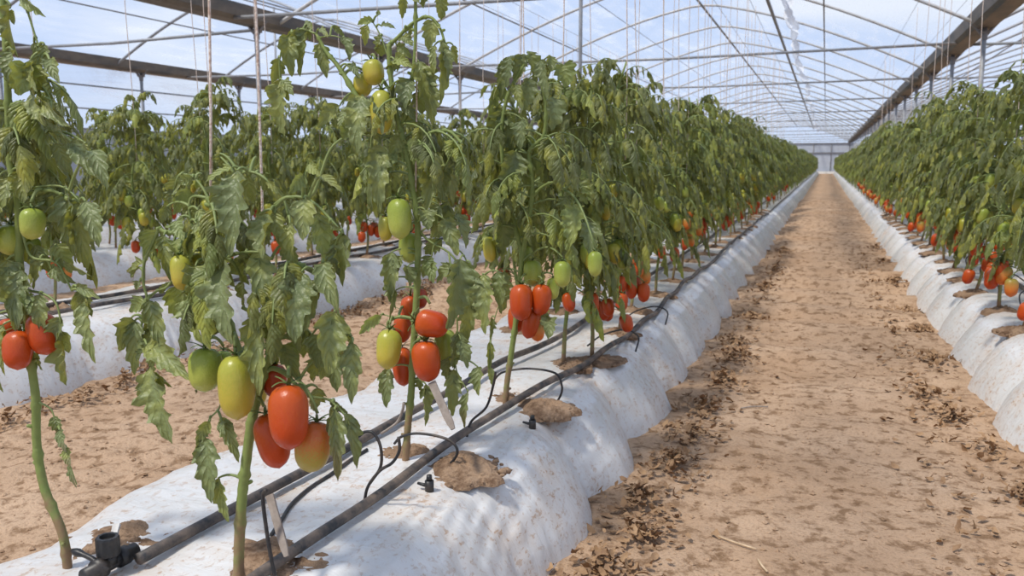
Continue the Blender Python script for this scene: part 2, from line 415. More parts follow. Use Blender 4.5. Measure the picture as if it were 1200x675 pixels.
def compound_leaf(mb, p, az, elev, L, rng, n=8, cols=3, pairs=3, size=.1, tubes=4, mat=0, pm=2, droop=1.9):
    """arching stalk with hanging leaflets"""
    d = V(math.cos(az) * math.cos(elev), math.sin(az) * math.cos(elev), math.sin(elev))
    m = 6; pts = [p]; dd = d
    for i in range(m):
        dd = nrm(dd + DOWN * droop / m * (.5 + i / m)); p = p + dd * L / m; pts.append(p)
    mb.tube(pts, list(np.linspace(.0032, .0014, m + 1) * (1 if n > 5 else 1.3)), tubes, pm, cap=False)
    sidev = nrm(np.cross(dd, V(math.cos(az), math.sin(az), .3)))
    hs = nrm(V(-math.sin(az), math.cos(az), 0))
    def blade(q, dv, l, wd):
        dv = nrm(dv); sv = nrm(np.cross(dv, V(rng.uniform(-.4, .4) + math.cos(az), rng.uniform(-.4, .4) + math.sin(az), .35)))
        pp = droop_path(q, dv, l, n, rng.uniform(1.0, 2.0), rng, .25)
        leaflet(mb, pp, sv, wd * .84, rng, cols, rng.uniform(.25, 1.0), mat, .25 if n > 5 else .15, n > 5)
    blade(pts[-1], dd, size * rng.uniform(1.1, 1.45), size * rng.uniform(.55, .75))
    for k in range(pairs):
        f = .38 + .55 * (k + .5) / pairs; i = f * m; i0 = min(int(i), m - 1)
        q = pts[i0] + (pts[i0 + 1] - pts[i0]) * (i - i0); td = nrm(pts[i0 + 1] - pts[i0])
        for sg in (-1, 1):
            dv = td * rng.uniform(.2, .6) + hs * sg * rng.uniform(.5, 1) + DOWN * rng.uniform(.1, .7)
            l = size * rng.uniform(.65, 1.1) * (.75 + .35 * math.sin(math.pi * f))
            blade(q, dv, l, l * rng.uniform(.42, .62))

# ------------------------------------------------------------------ tomatoes
def tomato_mesh(name, mat, seed, seg=22, rings=14):
    """unit plum tomato: length 1 along z (0 = stem end, -1 = tip), width about .62"""
    rng = random.Random(seed); vs = []; uv = []
    a1 = rng.uniform(0, 6.28); ta = rng.uniform(-.03, .03)
    for j in range(rings + 1):
        t = j / rings; z = -(.5 - .5 * math.cos(math.pi * t))
        r = .5 * (1 - abs(2 * (-z) - 1) ** 3.2) ** .5 if 0 < j < rings else 0
        r *= 1 + .06 * math.cos(math.pi * -z)
        for k in range(seg):
            a = 2 * math.pi * k / seg
            rr = r * (1 + .05 * math.cos(3 * a + a1) * (1 - (-z)) + .012 * math.cos(5 * a))
            zz = z - (.045 * math.exp(-(r / .12) ** 2) if t < .5 else 0) - (.02 * math.exp(-(r / .05) ** 2) if t > .5 else 0)
            vs.append((rr * math.cos(a) + ta * math.sin(math.pi * t), rr * math.sin(a), zz)); uv.append((k / seg, 1 + z))
    fs = [(j * seg + k, j * seg + (k + 1) % seg, (j + 1) * seg + (k + 1) % seg, (j + 1) * seg + k)[::-1] for j in range(rings) for k in range(seg)]
    b = MB(); b.add(vs, fs, 0, uv); return b, b.mesh(name, [mat])
def calyx_mesh():
    rng = random.Random(5); b = MB()
    for k in range(6):
        a = 2 * math.pi * k / 6 + rng.uniform(-.15, .15); o = V(math.cos(a), math.sin(a), 0); s = V(-math.sin(a), math.cos(a), 0)
        L = rng.uniform(.34, .48); P = []
        for i in range(6):
            t = i / 5; wd = .045 * (1 - t) ** .6 + .004; c = o * (L * t) + V(0, 0, .0 + .10 * math.sin(t * 2.6) - .04 * t + (.16 * t * t if k % 2 else -.05 * t))
            P.append([c - s * wd + V(0, 0, -.012), c + V(0, 0, .01), c + s * wd + V(0, 0, -.012)])
        b.grid(np.array(P))
    b.tube([V(0, 0, -.03), V(.01, 0, .07), V(.03, .0, .16)], [.05, .04, .032], 6)
    return b.mesh('calyx', [M_calyx])
TMESH = {k: [tomato_mesh('tomato', m, 3 + i)[1] for i in range(2)] for k, m in TOM.items()}
TLOW = {k: tomato_mesh('tomato', m, 9, 8, 6)[0] for k, m in TOM.items()}
CALYX = calyx_mesh()
def rot_to(axis, spin):
    q = Vector((-axis).tolist()).to_track_quat('Z', 'Y')
    from mathutils import Quaternion
    return (q @ Quaternion((0, 0, 1), spin))
def add_tomato(parent, org, top, axis, length, width, col, rng, calyx=True):
    """top: stem end (world), axis: towards the blossom end"""
    o = link('tomato', TMESH[col][rng.randrange(2)], parent)
    o.location = tuple(top - org); o.rotation_mode = 'QUATERNION'; o.rotation_quaternion = rot_to(axis, rng.uniform(0, 6.28))
    o.scale = (width, width, length); o['label'] = TNAME[col]
    if calyx:
        c = link('calyx', CALYX, o); s = width * 1.15
        c.scale = (s / width, s / width, s / length)
    return o

# ------------------------------------------------------------------ hero plants drawn from measured points
def nearest(polys, p, above=True):
    best = None
    for pl in polys:
        for q in pl:
            d = np.linalg.norm(q - p) + (max(0, p[2] - q[2]) * .3)
            if best is None or d < best[0]: best = (d, q)
    return best[1]

def hero(label, Y0, stems, leaves, pets, toms, extra, seed, string=None, trusses=()):
    rng = random.Random(seed)
    def W3(p):
        dd = p[2] if len(p) > 2 else 0.
        return onY(p[0], p[1], Y0 + dd)
    org = W3(stems[0][0][0]); org = V(org[0], org[1], BEDZ)
    root = empty('tomato_plant', org); tag(root, label, 'tomato plant', 'tomato plants in the front row')
    polys = []; sb = MB(); fb = MB()
    def stalk(pts, r):
        k_ = MB(); k_.tube(pts, r, 7); shift(k_.build('fruit_stalk', M_petiole, root), org)
    for pts, r0, r1 in stems:
        p3 = catmull([W3(p) for p in pts], 8); n = len(p3)
        rr = [(r0 + (r1 - r0) * i / (n - 1)) * (1 + .10 * ns(i * .7, seed, 1)) + (.0022 if i % 9 == 4 else 0) for i in range(n)]
        sb.tube(p3, rr, 9); polys.append(p3)
        for i in range(6, n - 4, 7):             # leaf scars
            if rng.random() < .6:
                q = p3[i]; a = rng.uniform(0, 6.28); dv = V(math.cos(a), math.sin(a), .4)
                sb.tube([q, q + dv * (rr[i] + .004), q + dv * (rr[i] + .006)], [.004, .0032, .002], 6)
    for pts, r in pets:
        p3 = catmull([W3(p) for p in pts], 5); n = len(p3)
        fb.tube(p3, list(np.linspace(r, r * .6, n)), 6, 2, cap=True); polys.append(p3)
    for lf in leaves:
        x0, y0, x1, y1, wpx = lf[:5]; kind = lf[5] if len(lf) > 5 else 0; dd = lf[6] if len(lf) > 6 else rng.uniform(-.035, .035)
        A = W3((x0, y0, dd * .4)); B = W3((x1, y1, dd)); L = np.linalg.norm(B - A); depth = (A - EYEP) @ FW
        src = nearest(polys, A); g = np.linalg.norm(src - A)
        if g > .004: fb.tube(bez(src, (src + A) / 2 + V(0, 0, .18 * g + .006), A, 6), [.0026, .0025, .0023, .0021, .002, .0018, .0016], 6, 2, cap=False)
        ctrl = A + (B - A) * .42 + V(0, 0, L * .10) - FW * L * rng.uniform(.05, .22) + RT * L * rng.uniform(-.08, .08)
        n = max(14, min(27, int(L * 230)))
        pts = bez(A, ctrl, B, n)
        dm = nrm(B - A); sv = np.cross(dm, FW); ang = rng.uniform(-.75, .75)
        sv = nrm(sv * math.cos(ang) + np.cross(dm, sv) * math.sin(ang))
        W = wpx * depth / F * 1.02
        leaflet(fb, pts, sv, W, rng, 7, rng.uniform(.3, .95), kind, .27)
        if L > .07 and wpx > 15:                                       # small basal lobes as on a tomato leaf
            for sg in (-1, 1):
                if rng.random() < .75:
                    q = pts[max(1, n // 6)]; l2 = L * rng.uniform(.22, .36)
                    dv = nrm(dm * .6 + sv * sg * .9); pp = droop_path(q, dv, l2, 6, 1.0, rng, .1)
                    leaflet(fb, pp, nrm(np.cross(dv, FW)), l2 * .55, rng, 5, .4, kind, .2)
    for (f0, f1, count, size, Lr, pl) in extra:                          # filler leaves round a stem
        p3 = polys[pl]; 
        for i in range(count):
            f = f0 + (f1 - f0) * (i + rng.random()) / count; q = p3[min(len(p3) - 1, int(f * (len(p3) - 1)))]
            compound_leaf(fb, q, rng.uniform(0, 6.28), rng.uniform(-.1, .7), Lr * rng.uniform(.7, 1.2), rng, 10, 5, 3, size * rng.uniform(.75, 1.15), 5, 0 if rng.random() < .85 else 1)
    sb.build("stem", M_stem, root)
    for o in root.children: shift(o, org)
    if fb.n:
        o = fb.build('foliage', [M_leaf, M_leaf_pale, M_petiole, M_leaf_dry], root); shift(o, org)
    for tm in toms:
        cx, cy, wpx, hpx, col = tm[:5]; dd = tm[5] if len(tm) > 5 else 0; tilt = math.radians(tm[6]) if len(tm) > 6 else 0
        c = W3((cx, cy, dd)); depth = (c - EYEP) @ FW; wd = wpx * depth / F; ln = hpx * depth / F
        ax = nrm(-UP * math.cos(tilt) + RT * math.sin(tilt) + FW * rng.uniform(-.18, .1))
        top = c - ax * ln / 2
        add_tomato(root, org, top, ax, ln, wd, col, rng)
        q0 = top - ax * wd * .17 + V(0, 0, 0.002); src = nearest(polys[:len(stems)] + [catmull([W3(p) for p in t_], 5) for t_ in trusses], q0)
        g = np.linalg.norm(src - q0)
        stalk(bez(src, (src + q0) / 2 + V(0, 0, .3 * g + .01), q0, 8), [.0032] * 5 + [.0026] * 4)
    for t_ in trusses:
        p3 = catmull([W3(p) for p in t_], 5); stalk(p3, list(np.linspace(.0042, .003, len(p3))))
    return root
def shift(o, org):
    me = o.data; a = np.empty(len(me.vertices) * 3, dtype=np.float32); me.vertices.foreach_get('co', a)
    a = (a.reshape(-1, 3) - np.asarray(org, dtype=np.float32)).ravel(); me.vertices.foreach_set('co', a); me.update()

K1, KP, KD = 0, 1, 3
# leftmost plant, cut by the frame
hero('tall tomato plant cut by the left edge, curved bare lower stem, two red tomatoes', 1.01,
 stems=[([(80, 672), (73, 625), (52, 572), (43, 520), (42, 470), (37, 430), (31, 380), (23, 310), (21, 235), (12, 192), (10, 150), (9, 105), (7, 60), (4, 10), (2, -60)], .0078, .0048),
        ([(12, 192), (22, 170), (36, 157), (47, 156)], .004, .0026), ([(21, 228), (40, 226), (62, 224), (84, 236)], .0036, .002)],
 pets=[([(33, 15), (44, 50), (52, 65)], .0018), ([(10, 120), (24, 128), (44, 140)], .002), ([(44, 95), (56, 110), (60, 120)], .002),
       ([(24, 262), (36, 300), (66, 308), (84, 340)], .0026), ([(22, 222), (70, 218), (94, 236)], .002), ([(26, 340), (50, 344), (66, 356), (72, 382)], .0024), ([(42, 470), (58, 478), (64, 490), (75, 525), (90, 568)], .0016)],
 leaves=[(12, 6, 22, 68, 30), (-8, 2, -4, 40, 24), (22, -4, 54, 20, 16, KP), (40, 50, 60, 84, 16), (44, 60, 46, 100, 14), (28, 82, 22, 112, 30, KP), (16, 60, 10, 96, 24), (36, 70, 44, 108, 22), (58, 70, 70, 98, 18),
  (44, 76, 40, 112, 28), (32, 76, 24, 112, 34, KP), (52, 52, 54, 82, 14), (56, 90, 60, 118, 16), (48, 118, 84, 150, 18), (52, 140, 80, 152, 20), (36, 110, 54, 148, 26), (60, 132, 76, 162, 18),
  (8, 118, -6, 160, 26), (14, 128, 4, 170, 26, KP), (24, 118, 34, 160, 26), (46, 156, 48, 230, 34), (34, 158, 20, 178, 16), (84, 166, 122, 214, 24), (100, 168, 104, 206, 22, KP), (70, 160, 100, 178, 18), (108, 176, 126, 222, 22), (66, 168, 84, 206, 22), (52, 168, 62, 214, 24),
  (24, 200, 28, 240, 24), (54, 226, 62, 262, 28), (78, 226, 88, 300, 30), (92, 238, 103, 316, 30), (64, 226, 74, 276, 30), (100, 236, 116, 290, 26), (40, 232, 44, 262, 20, KP),
  (8, 305, 22, 385, 34), (24, 316, 18, 388, 30), (30, 345, 34, 368, 16, KP), (46, 345, 50, 388, 26), (72, 380, 78, 452, 32), (72, 372, 58, 410, 20), (98, 345, 104, 358, 16), (94, 340, 92, 372, 18), (102, 350, 112, 426, 26), (90, 336, 118, 350, 14), (70, 305, 108, 324, 16), (60, 315, 90, 332, 18), (40, 288, 64, 322, 24), (66, 286, 84, 320, 24, KP),
  (-6, 370, 4, 460, 28), (4, 380, 6, 440, 22), (44, 412, 50, 434, 14), (52, 300, 40, 340, 20), (10, 208, 0, 250, 22), (0, 206, -12, 250, 24),
  (64, 488, 72, 510, 14, KD), (70, 504, 78, 530, 15, KD), (78, 526, 82, 548, 13, KD), (82, 542, 90, 572, 10, KD)],
 toms=[(12, 281, 30, 36, 'g'), (37, 262, 28, 37, 'g', -.03), (36, 245, 22, 24, 'g', .03), (22, 410, 33, 46, 'r', -.02), (50, 391, 34, 50, 'r', 0, 14), (10, 388, 24, 30, 'r', .03), (40, 290, 16, 24, 'g', .03)],
 trusses=[[(26, 330), (24, 350), (24, 372), (36, 366)], [(21, 228), (14, 236), (12, 250)]],
 extra=[(.52, .80, 12, .062, .11, 0)], seed=1)

# low spreading plant in the foreground
hero('low spreading tomato plant in the foreground with fat red and yellow tomatoes', 1.06,
 stems=[([(280, 700), (280, 650), (283, 592), (288, 545), (296, 490), (308, 440), (322, 405), (328, 372), (327, 342), (331, 324), (342, 313), (357, 312)], .0090, .0052),
        ([(297, 478), (283, 420), (262, 360), (249, 320), (247, 297), (250, 265), (248, 242), (243, 232)], .0058, .0042),
        ([(247, 297), (235, 285), (215, 275), (194, 272), (186, 267)], .0042, .003)],
 pets=[([(187, 267), (178, 287), (169, 308), (168, 332), (172, 350), (167, 372), (166, 392), (170, 412), (178, 434)], .0026), ([(172, 351), (184, 341), (196, 336), (206, 322)], .0024),
       ([(243, 232), (228, 230), (222, 238), (224, 260), (236, 286)], .0028), ([(246, 236), (236, 218), (224, 206), (214, 204)], .0022), ([(250, 250), (258, 244), (268, 222), (284, 203), (300, 203), (316, 214), (331, 230), (338, 254)], .0028),
       ([(249, 318), (262, 308), (272, 304), (258, 303), (240, 304), (228, 312)], .003), ([(262, 303), (284, 296), (306, 296), (318, 304)], .0026), ([(322, 240), (334, 232), (352, 231), (368, 238), (388, 258), (402, 274)], .0028), ([(320, 246), (334, 232), (346, 232)], .0036),
       ([(357, 312), (372, 318), (378, 308)], .0026), ([(357, 314), (370, 322), (374, 330)], .0026), ([(378, 308), (394, 340), (396, 366), (404, 378), (413, 398)], .0024), ([(284, 360), (292, 365), (304, 372)], .003),
       ([(296, 486), (282, 462), (268, 448), (257, 478), (245, 492), (243, 512)], .002), ([(320, 430), (340, 438), (356, 452), (362, 464), (384, 468), (396, 478), (406, 488)], .0026), ([(264, 390), (258, 384), (244, 388), (240, 398)], .0036), ([(310, 436), (324, 398), (326, 404)], .003)],
 leaves=[(278, 200, 270, 300, 44, 0, -.06), (270, 212, 246, 238, 20), (290, 206, 298, 238, 20), (304, 204, 322, 232, 14), (312, 212, 336, 232, 10), (272, 196, 240, 214, 14, KP, -.03), (236, 204, 228, 216, 12, KP), (226, 208, 208, 216, 15, KP), (212, 212, 200, 238, 18), (220, 220, 204, 252, 20, KP), (204, 222, 200, 246, 16),
  (258, 180, 262, 196, 18), (252, 182, 256, 194, 10, KP), (300, 184, 294, 202, 8, KP), (196, 242, 190, 262, 14), (208, 258, 216, 282, 22, KP), (222, 240, 238, 268, 18), (232, 246, 246, 276, 16, KP), (230, 262, 238, 288, 18),
  (184, 269, 172, 300, 24, KP), (168, 308, 149, 320, 16), (160, 316, 154, 326, 12), (164, 330, 160, 340, 12), (170, 352, 152, 366, 20, KP), (154, 372, 140, 412, 30, 0, -.02), (158, 376, 158, 440, 24), (174, 352, 193, 412, 24), (170, 376, 186, 388, 22), (166, 394, 192, 408, 26), (172, 404, 224, 446, 30, 0, -.04), (170, 410, 160, 424, 10), (176, 430, 202, 520, 40, 0, -.03), (180, 436, 202, 454, 12), (174, 440, 164, 474, 18),
  (192, 276, 200, 330, 20), (204, 282, 220, 312, 36, KP), (212, 290, 226, 314, 30), (206, 335, 208, 374, 30, KP, .02), (188, 344, 200, 330, 8),
  (229, 312, 237, 370, 34, 0, -.05), (220, 340, 239, 404, 34, KP, -.01), (232, 330, 228, 392, 26), (262, 304, 272, 404, 46, 0, -.07), (252, 312, 240, 332, 22), (254, 330, 246, 362, 24, KP, .02), (282, 300, 292, 334, 26), (246, 340, 250, 392, 24), (284, 330, 288, 364, 18), (256, 390, 248, 392, 10),
  (304, 296, 314, 368, 34, 0, -.05), (290, 296, 284, 312, 18), (316, 250, 308, 304, 38, 0, -.05), (322, 250, 330, 292, 20), (300, 258, 296, 294, 18), (334, 286, 348, 314, 24), (340, 262, 344, 306, 22), (356, 233, 355, 282, 30, 0, -.04), (356, 205, 338, 228, 18, KP), (372, 250, 384, 312, 32, KP), (402, 273, 402, 336, 34), (392, 290, 398, 324, 24), (386, 262, 400, 268, 10), (376, 206, 402, 226, 12), (362, 192, 376, 206, 16, KP),
  (353, 319, 346, 402, 42, 0, -.07), (371, 327, 356, 390, 28, 0, -.03), (379, 308, 396, 364, 26, 0, -.04), (392, 366, 386, 440, 40, 0, -.05), (386, 402, 395, 460, 28), (400, 376, 412, 402, 18), (413, 402, 412, 474, 26), (404, 396, 398, 428, 22), (404, 430, 420, 442, 16), (350, 372, 352, 412, 34, 0, -.01), (366, 392, 372, 432, 32), (344, 400, 350, 428, 24, KP), (334, 352, 338, 396, 18), (376, 420, 368, 448, 22),
  (306, 366, 304, 464, 32, 0, -.06), (318, 400, 324, 436, 16, KP), (330, 404, 352, 446, 22), (372, 454, 368, 482, 22), (392, 470, 390, 494, 16), (392, 480, 396, 564, 22, KD), (405, 484, 418, 550, 22), (388, 474, 408, 484, 10),
  (246, 494, 230, 522, 16), (240, 513, 248, 590, 30), (258, 489, 280, 542, 18), (256, 560, 268, 612, 18), (232, 448, 230, 462, 6, KD), (260, 494, 264, 510, 10)],
 toms=[(240, 433, 38, 52, 'g', -.03), (277, 453, 43, 76, 'y', -.05, 2), (303, 446, 24, 60, 'y', .05), (339, 488, 46, 76, 'r', -.06, 2), (319, 516, 38, 66, 'r', -.01, 14), (367, 523, 42, 60, 'p', -.02, -8), (322, 446, 28, 40, 'd', .02), (212, 319, 24, 42, 'y', -.03, 8), (236, 312, 26, 36, 'y', .03), (262, 430, 22, 40, 'g', .04)],
 trusses=[[(308, 440), (318, 432), (334, 438), (348, 452)], [(270, 384), (256, 378), (244, 392), (240, 402)], [(282, 420), (276, 405), (276, 412)]],
 extra=[(.35, .95, 7, .052, .08, 1), (.62, .95, 5, .05, .08, 0)], seed=2)

# tall slender plant with fruit at three heights
hero('tall slender tomato plant, mixed red and yellow fruit low on its green stem', 1.69,
 stems=[([(475, 546), (478, 500), (482, 460), (484, 420), (487, 370), (489, 330), (490, 290), (489, 258), (485, 226), (479, 188), (473, 165), (466, 140), (461, 112), (457, 80), (456, 52)], .0085, .0055),
        ([(483, 186), (488, 168), (506, 155), (526, 154), (541, 168)], .005, .003), ([(456, 52), (464, 46), (484, 27), (503, 20), (515, 32), (522, 52)], .0045, .0024), ([(470, 150), (479, 120), (486, 66), (487, 8), (486, -30)], .0045, .0034),
        ([(421, 118), (398, 80), (382, 60), (371, 40)], .006, .0034), ([(462, 130), (446, 122), (430, 120), (421, 116)], .005, .005)],
 pets=[([(371, 40), (352, 34), (336, 44), (328, 68), (328, 94)], .0026), ([(360, 232), (370, 222), (384, 182), (396, 166), (414, 158), (430, 158), (470, 160)], .004), ([(456, 70), (446, 42), (437, 26)], .002), ([(374, 44), (390, 42), (404, 46)], .002), ([(485, 260), (500, 280), (526, 296), (546, 318), (566, 324)], .003), ([(523, 285), (544, 300), (556, 340)], .0022), ([(484, 374), (464, 372), (446, 368)], .002),
       ([(526, 296), (536, 380), (534, 430), (548, 458)], .0022), ([(474, 75), (490, 84), (506, 100)], .0022)],
 leaves=[(360, 29, 352, 90, 22), (338, 42, 342, 90, 24), (326, 68, 318, 100, 20), (329, 93, 334, 160, 30), (374, 51, 383, 92, 20), (402, 44, 409, 72, 16), (350, 36, 346, 56, 14), (366, 36, 358, 24, 10), (374, 34, 384, 44, 10), (342, 36, 340, 54, 12), (390, 30, 404, 44, 8), (330, 94, 344, 112, 14), (412, 75, 422, 92, 10),
  (507, 24, 502, 60, 22), (518, 48, 515, 124, 20), (509, 53, 509, 88, 14), (531, 53, 536, 76, 9), (514, -4, 517, 24, 18), (473, -4, 471, 22, 12), (470, 43, 484, 54, 16), (465, 54, 483, 68, 16), (484, 30, 480, 44, 10), (500, -6, 496, 10, 14), (522, 60, 524, 96, 14), (478, -6, 492, 4, 12),
  (437, 24, 419, 29, 10, KP), (430, 29, 428, 54, 12), (443, 18, 444, 12, 6), (448, 42, 440, 62, 14), (446, 30, 464, 34, 9),
  (491, 72, 507, 148, 26), (480, 93, 475, 128, 26), (491, 107, 495, 134, 20), (470, 74, 452, 80, 14), (462, 70, 484, 78, 16, KP), (498, 80, 506, 112, 20), (503, 100, 508, 140, 18), (470, 120, 486, 140, 18), (476, 128, 490, 152, 22), (448, 52, 446, 66, 16),
  (424, 112, 420, 180, 32, 0, -.06), (398, 124, 373, 150, 18), (408, 76, 420, 92, 8), (404, 130, 398, 150, 16), (412, 150, 402, 164, 20, KP), (441, 112, 448, 158, 18, 0, -.07), (432, 150, 444, 166, 22),
  (443, 170, 445, 250, 28, 0, -.05), (419, 146, 419, 184, 22), (434, 180, 436, 250, 16), (508, 178, 501, 246, 28, 0, -.04), (531, 190, 531, 240, 20), (540, 168, 540, 196, 14, KP), (522, 170, 536, 192, 14), (496, 160, 504, 180, 18), (470, 160, 460, 186, 20), (460, 180, 452, 212, 22, KP), (494, 210, 492, 236, 18), (520, 200, 516, 236, 20),
  (524, 236, 532, 276, 26), (514, 240, 508, 270, 20), (498, 246, 502, 270, 22), (536, 250, 546, 292, 22), (506, 268, 522, 276, 20), (520, 256, 536, 300, 24),
  (539, 304, 523, 386, 42, 0, -.05), (549, 344, 544, 406, 24), (566, 322, 569, 392, 28, 0, -.03), (584, 318, 588, 368, 24), (530, 310, 512, 332, 20), (506, 300, 496, 326, 16), (552, 310, 556, 350, 20), (518, 282, 498, 298, 20), (500, 306, 508, 332, 18, KP),
  (458, 296, 458, 354, 22), (478, 312, 480, 336, 22), (470, 300, 464, 322, 14), (447, 370, 421, 392, 14, KP), (455, 432, 453, 478, 20), (499, 450, 498, 500, 18), (492, 440, 494, 458, 14), (532, 433, 530, 488, 20), (560, 430, 561, 464, 18), (548, 460, 545, 502, 13, KD), (536, 388, 530, 432, 24), (540, 398, 548, 432, 20), (524, 420, 524, 446, 18), (456, 328, 464, 362, 16), (464, 340, 456, 376, 7, KD)],
 toms=[(438, 85, 25, 30, 'y', 0, 10), (425, 100, 22, 27, 'y', .02), (447, 131, 27, 52, 'y', -.03), (468, 256, 28, 48, 'g', -.04, 3), (452, 268, 17, 29, 'y', .0), (480, 290, 25, 36, 'g', .02), (455, 409, 29, 47, 'y', -.04, -3), (506, 380, 32, 40, 'r', -.03, 80), (500, 423, 33, 49, 'r', -.04, 5), (472, 429, 24, 46, 'r', .03, 4), (481, 364, 22, 36, 'r', .05), (472, 384, 22, 36, 'r', .04, -8), (523, 408, 26, 46, 'g', .03, 4), (492, 350, 18, 24, 'd', .06)],
 trusses=[[(487, 350), (498, 348), (504, 356)], [(485, 374), (470, 371), (456, 376), (454, 384)], [(487, 400), (494, 396), (500, 398)], [(488, 240), (476, 224), (468, 230)], [(460, 110), (448, 92), (440, 70)]],
 extra=[(.60, .78, 7, .058, .12, 0), (.1, .9, 5, .055, .10, 1), (.05, .5, 3, .05, .08, 3)], seed=3)

# bushy plant further along
hero('bushy tomato plant behind the slender one, with brown woody lower stem', 2.20,
 stems=[([(592, 478), (594, 450), (599, 415), (604, 380), (608, 340), (612, 300), (618, 268), (623, 232), (623, 205), (620, 184), (624, 172), (637, 160), (640, 130), (636, 100), (632, 78)], .0085, .005),
        ([(623, 232), (634, 220), (649, 214), (662, 224)], .0045, .003), ([(612, 300), (600, 250), (590, 200), (588, 150), (596, 110), (612, 80), (620, 70)], .006, .004)],
 pets=[([(662, 224), (676, 236), (682, 262)], .0026), ([(618, 180), (604, 178), (592, 190), (590, 215)], .0026), ([(606, 345), (590, 350), (580, 372), (574, 410)], .002)],
 leaves=[(612, 64, 602, 96, 20), (598, 66, 594, 104, 20), (590, 72, 586, 116, 18), (618, 60, 626, 104, 18), (634, 70, 642, 116, 20), (646, 66, 640, 90, 14), (660, 76, 664, 102, 28, KP), (620, 92, 614, 130, 22), (650, 116, 646, 154, 26, 0, -.03), (604, 100, 612, 130, 16),
  (590, 130, 576, 170, 24), (586, 134, 600, 180, 22), (612, 140, 610, 176, 20), (646, 164, 648, 206, 28, 0, -.05), (604, 178, 588, 240, 34, 0, -.05), (682, 216, 688, 240, 22, KP), (676, 212, 694, 240, 24), (664, 230, 662, 252, 18), (672, 240, 668, 290, 28, KP, -.06), (690, 260, 692, 300, 26, 0, -.05), (582, 288, 578, 322, 22), (570, 270, 584, 312, 20, KP), (592, 250, 588, 300, 24), (584, 318, 590, 364, 24),
  (576, 372, 574, 400, 10), (574, 400, 572, 436, 10), (574, 430, 578, 456, 9), (640, 372, 642, 398, 20, 0, -.06), (634, 366, 640, 384, 14)],
 toms=[(611, 354, 27, 43, 'r', -.06), (634, 351, 23, 37, 'r', -.03, -4), (622, 379, 20, 36, 'r', -.02, -14), (605, 374, 20, 32, 'r', .02), (630, 388, 17, 24, 'o', .0), (624, 320, 21, 31, 'g', .0), (659, 321, 20, 31, 'g', -.07), (648, 338, 15, 26, 'g', .0), (574, 292, 16, 30, 'y', -.03, 4), (697, 309, 17, 30, 'g', -.1), (616, 300, 16, 26, 'g', .04)],
 trusses=[[(608, 338), (618, 326), (626, 330)], [(612, 306), (622, 298), (624, 302)]],
 extra=[(.40, .80, 22, .070, .15, 0), (.15, .75, 10, .065, .12, 2)], seed=4)


# ------------------------------------------------------------------ generic plants
def gen_plant(seed, n, cols, pairs, leaves, H=1.05, tub=4, size=.074, red=(5, 7)):
    rng = random.Random(seed); fb = MB(); sb = MB()
    bend = [rng.uniform(-.03, .03) for _ in range(6)]
    pts = catmull([V(bend[0] * .4 * k / 6 + (bend[k % 6] if 0 < k else 0), bend[(k + 2) % 6] if k else 0, H * k / 7 - .01) for k in range(8)], 3)
    N = len(pts)
    sb.tube(pts, [(.0085 - .005 * i / N) * (1 + .15 * ns(i * .9, seed)) for i in range(N)], 7 if n > 5 else 5)
    az = rng.uniform(0, 6)
    for i in range(leaves):
        f = .33 + .64 * i / (leaves - 1) + rng.uniform(-.015, .015); az += 2.4 + rng.uniform(-.5, .5)
        q = pts[min(N - 1, int(f * (N - 1)))]
        Lr = .19 * (1.05 - .35 * max(0, f - .6) / .4) * rng.uniform(.7, 1.25)
        if f < .4: Lr *= .8
        compound_leaf(fb, q, az, rng.uniform(.0, .75) + (.45 if f > .82 else 0), Lr, rng, n, cols, pairs, size * rng.uniform(.75, 1.2) * (.85 if f > .85 else 1), tub, 0 if rng.random() < .84 else 1)
    for i in range(5):                                  # upright shoots with hanging leaflets at the top
        a = az + i * 1.26 + rng.uniform(-.3, .3)
        compound_leaf(fb, pts[int((.86 + .03 * i) * (N - 1))], a, rng.uniform(.95, 1.35), rng.uniform(.13, .22), rng, n, cols, pairs, size * rng.uniform(.55, .75), tub, 0, 2, rng.uniform(2.2, 3.0))
    tr = []
    for z, k, cols_, hgt in ((rng.uniform(.20, .29), rng.randint(*red), 'rrrrrdrro', .078), (rng.uniform(.36, .44), rng.randint(3, 5), 'ggyggyo', .074), (rng.uniform(.52, .62), rng.randint(2, 3), 'ggy', .066)):
        a0 = rng.uniform(-.7, .7)
        for j in range(k):
            a = a0 + rng.uniform(-.9, .9); r = rng.uniform(.045, .125)
            L = hgt * rng.uniform(.85, 1.15)
            top = V(math.cos(a) * r, math.sin(a) * r, z - j * .016 + rng.uniform(-.01, .01) + L * .4)
            ax = nrm(V(math.cos(a) * rng.uniform(-.1, .35), math.sin(a) * rng.uniform(-.1, .35), -1))
            tr.append((top, ax, L, L * rng.uniform(.60, .70), rng.choice(cols_), pts[max(1, min(N - 1, int((z + .05) / H * (N - 1))))]))
    return fb, sb, tr
M4 = [M_leaf, M_leaf_pale, M_petiole, M_leaf_dry]
MID = []
for s_ in range(7):
    fb, sb, tr = gen_plant(100 + s_, 9, 5 if s_ < 3 else 3, 4, 40, red=(1 + s_ % 3 * 2, 2 + s_ % 3 * 2))
    ks = {}
    for top, ax, L, wd, col, src in tr:
        ks.setdefault(tuple(src), MB()).tube(bez(src, (src + top) / 2 + V(0, 0, .03), top - ax * .006, 5), .0024, 5)
    MID.append((fb.mesh('foliage', M4), sb.mesh('stem', [M_stem]), [k_.mesh('fruit_stalk', [M_petiole]) for k_ in ks.values()], tr))
TK = list(TOM)
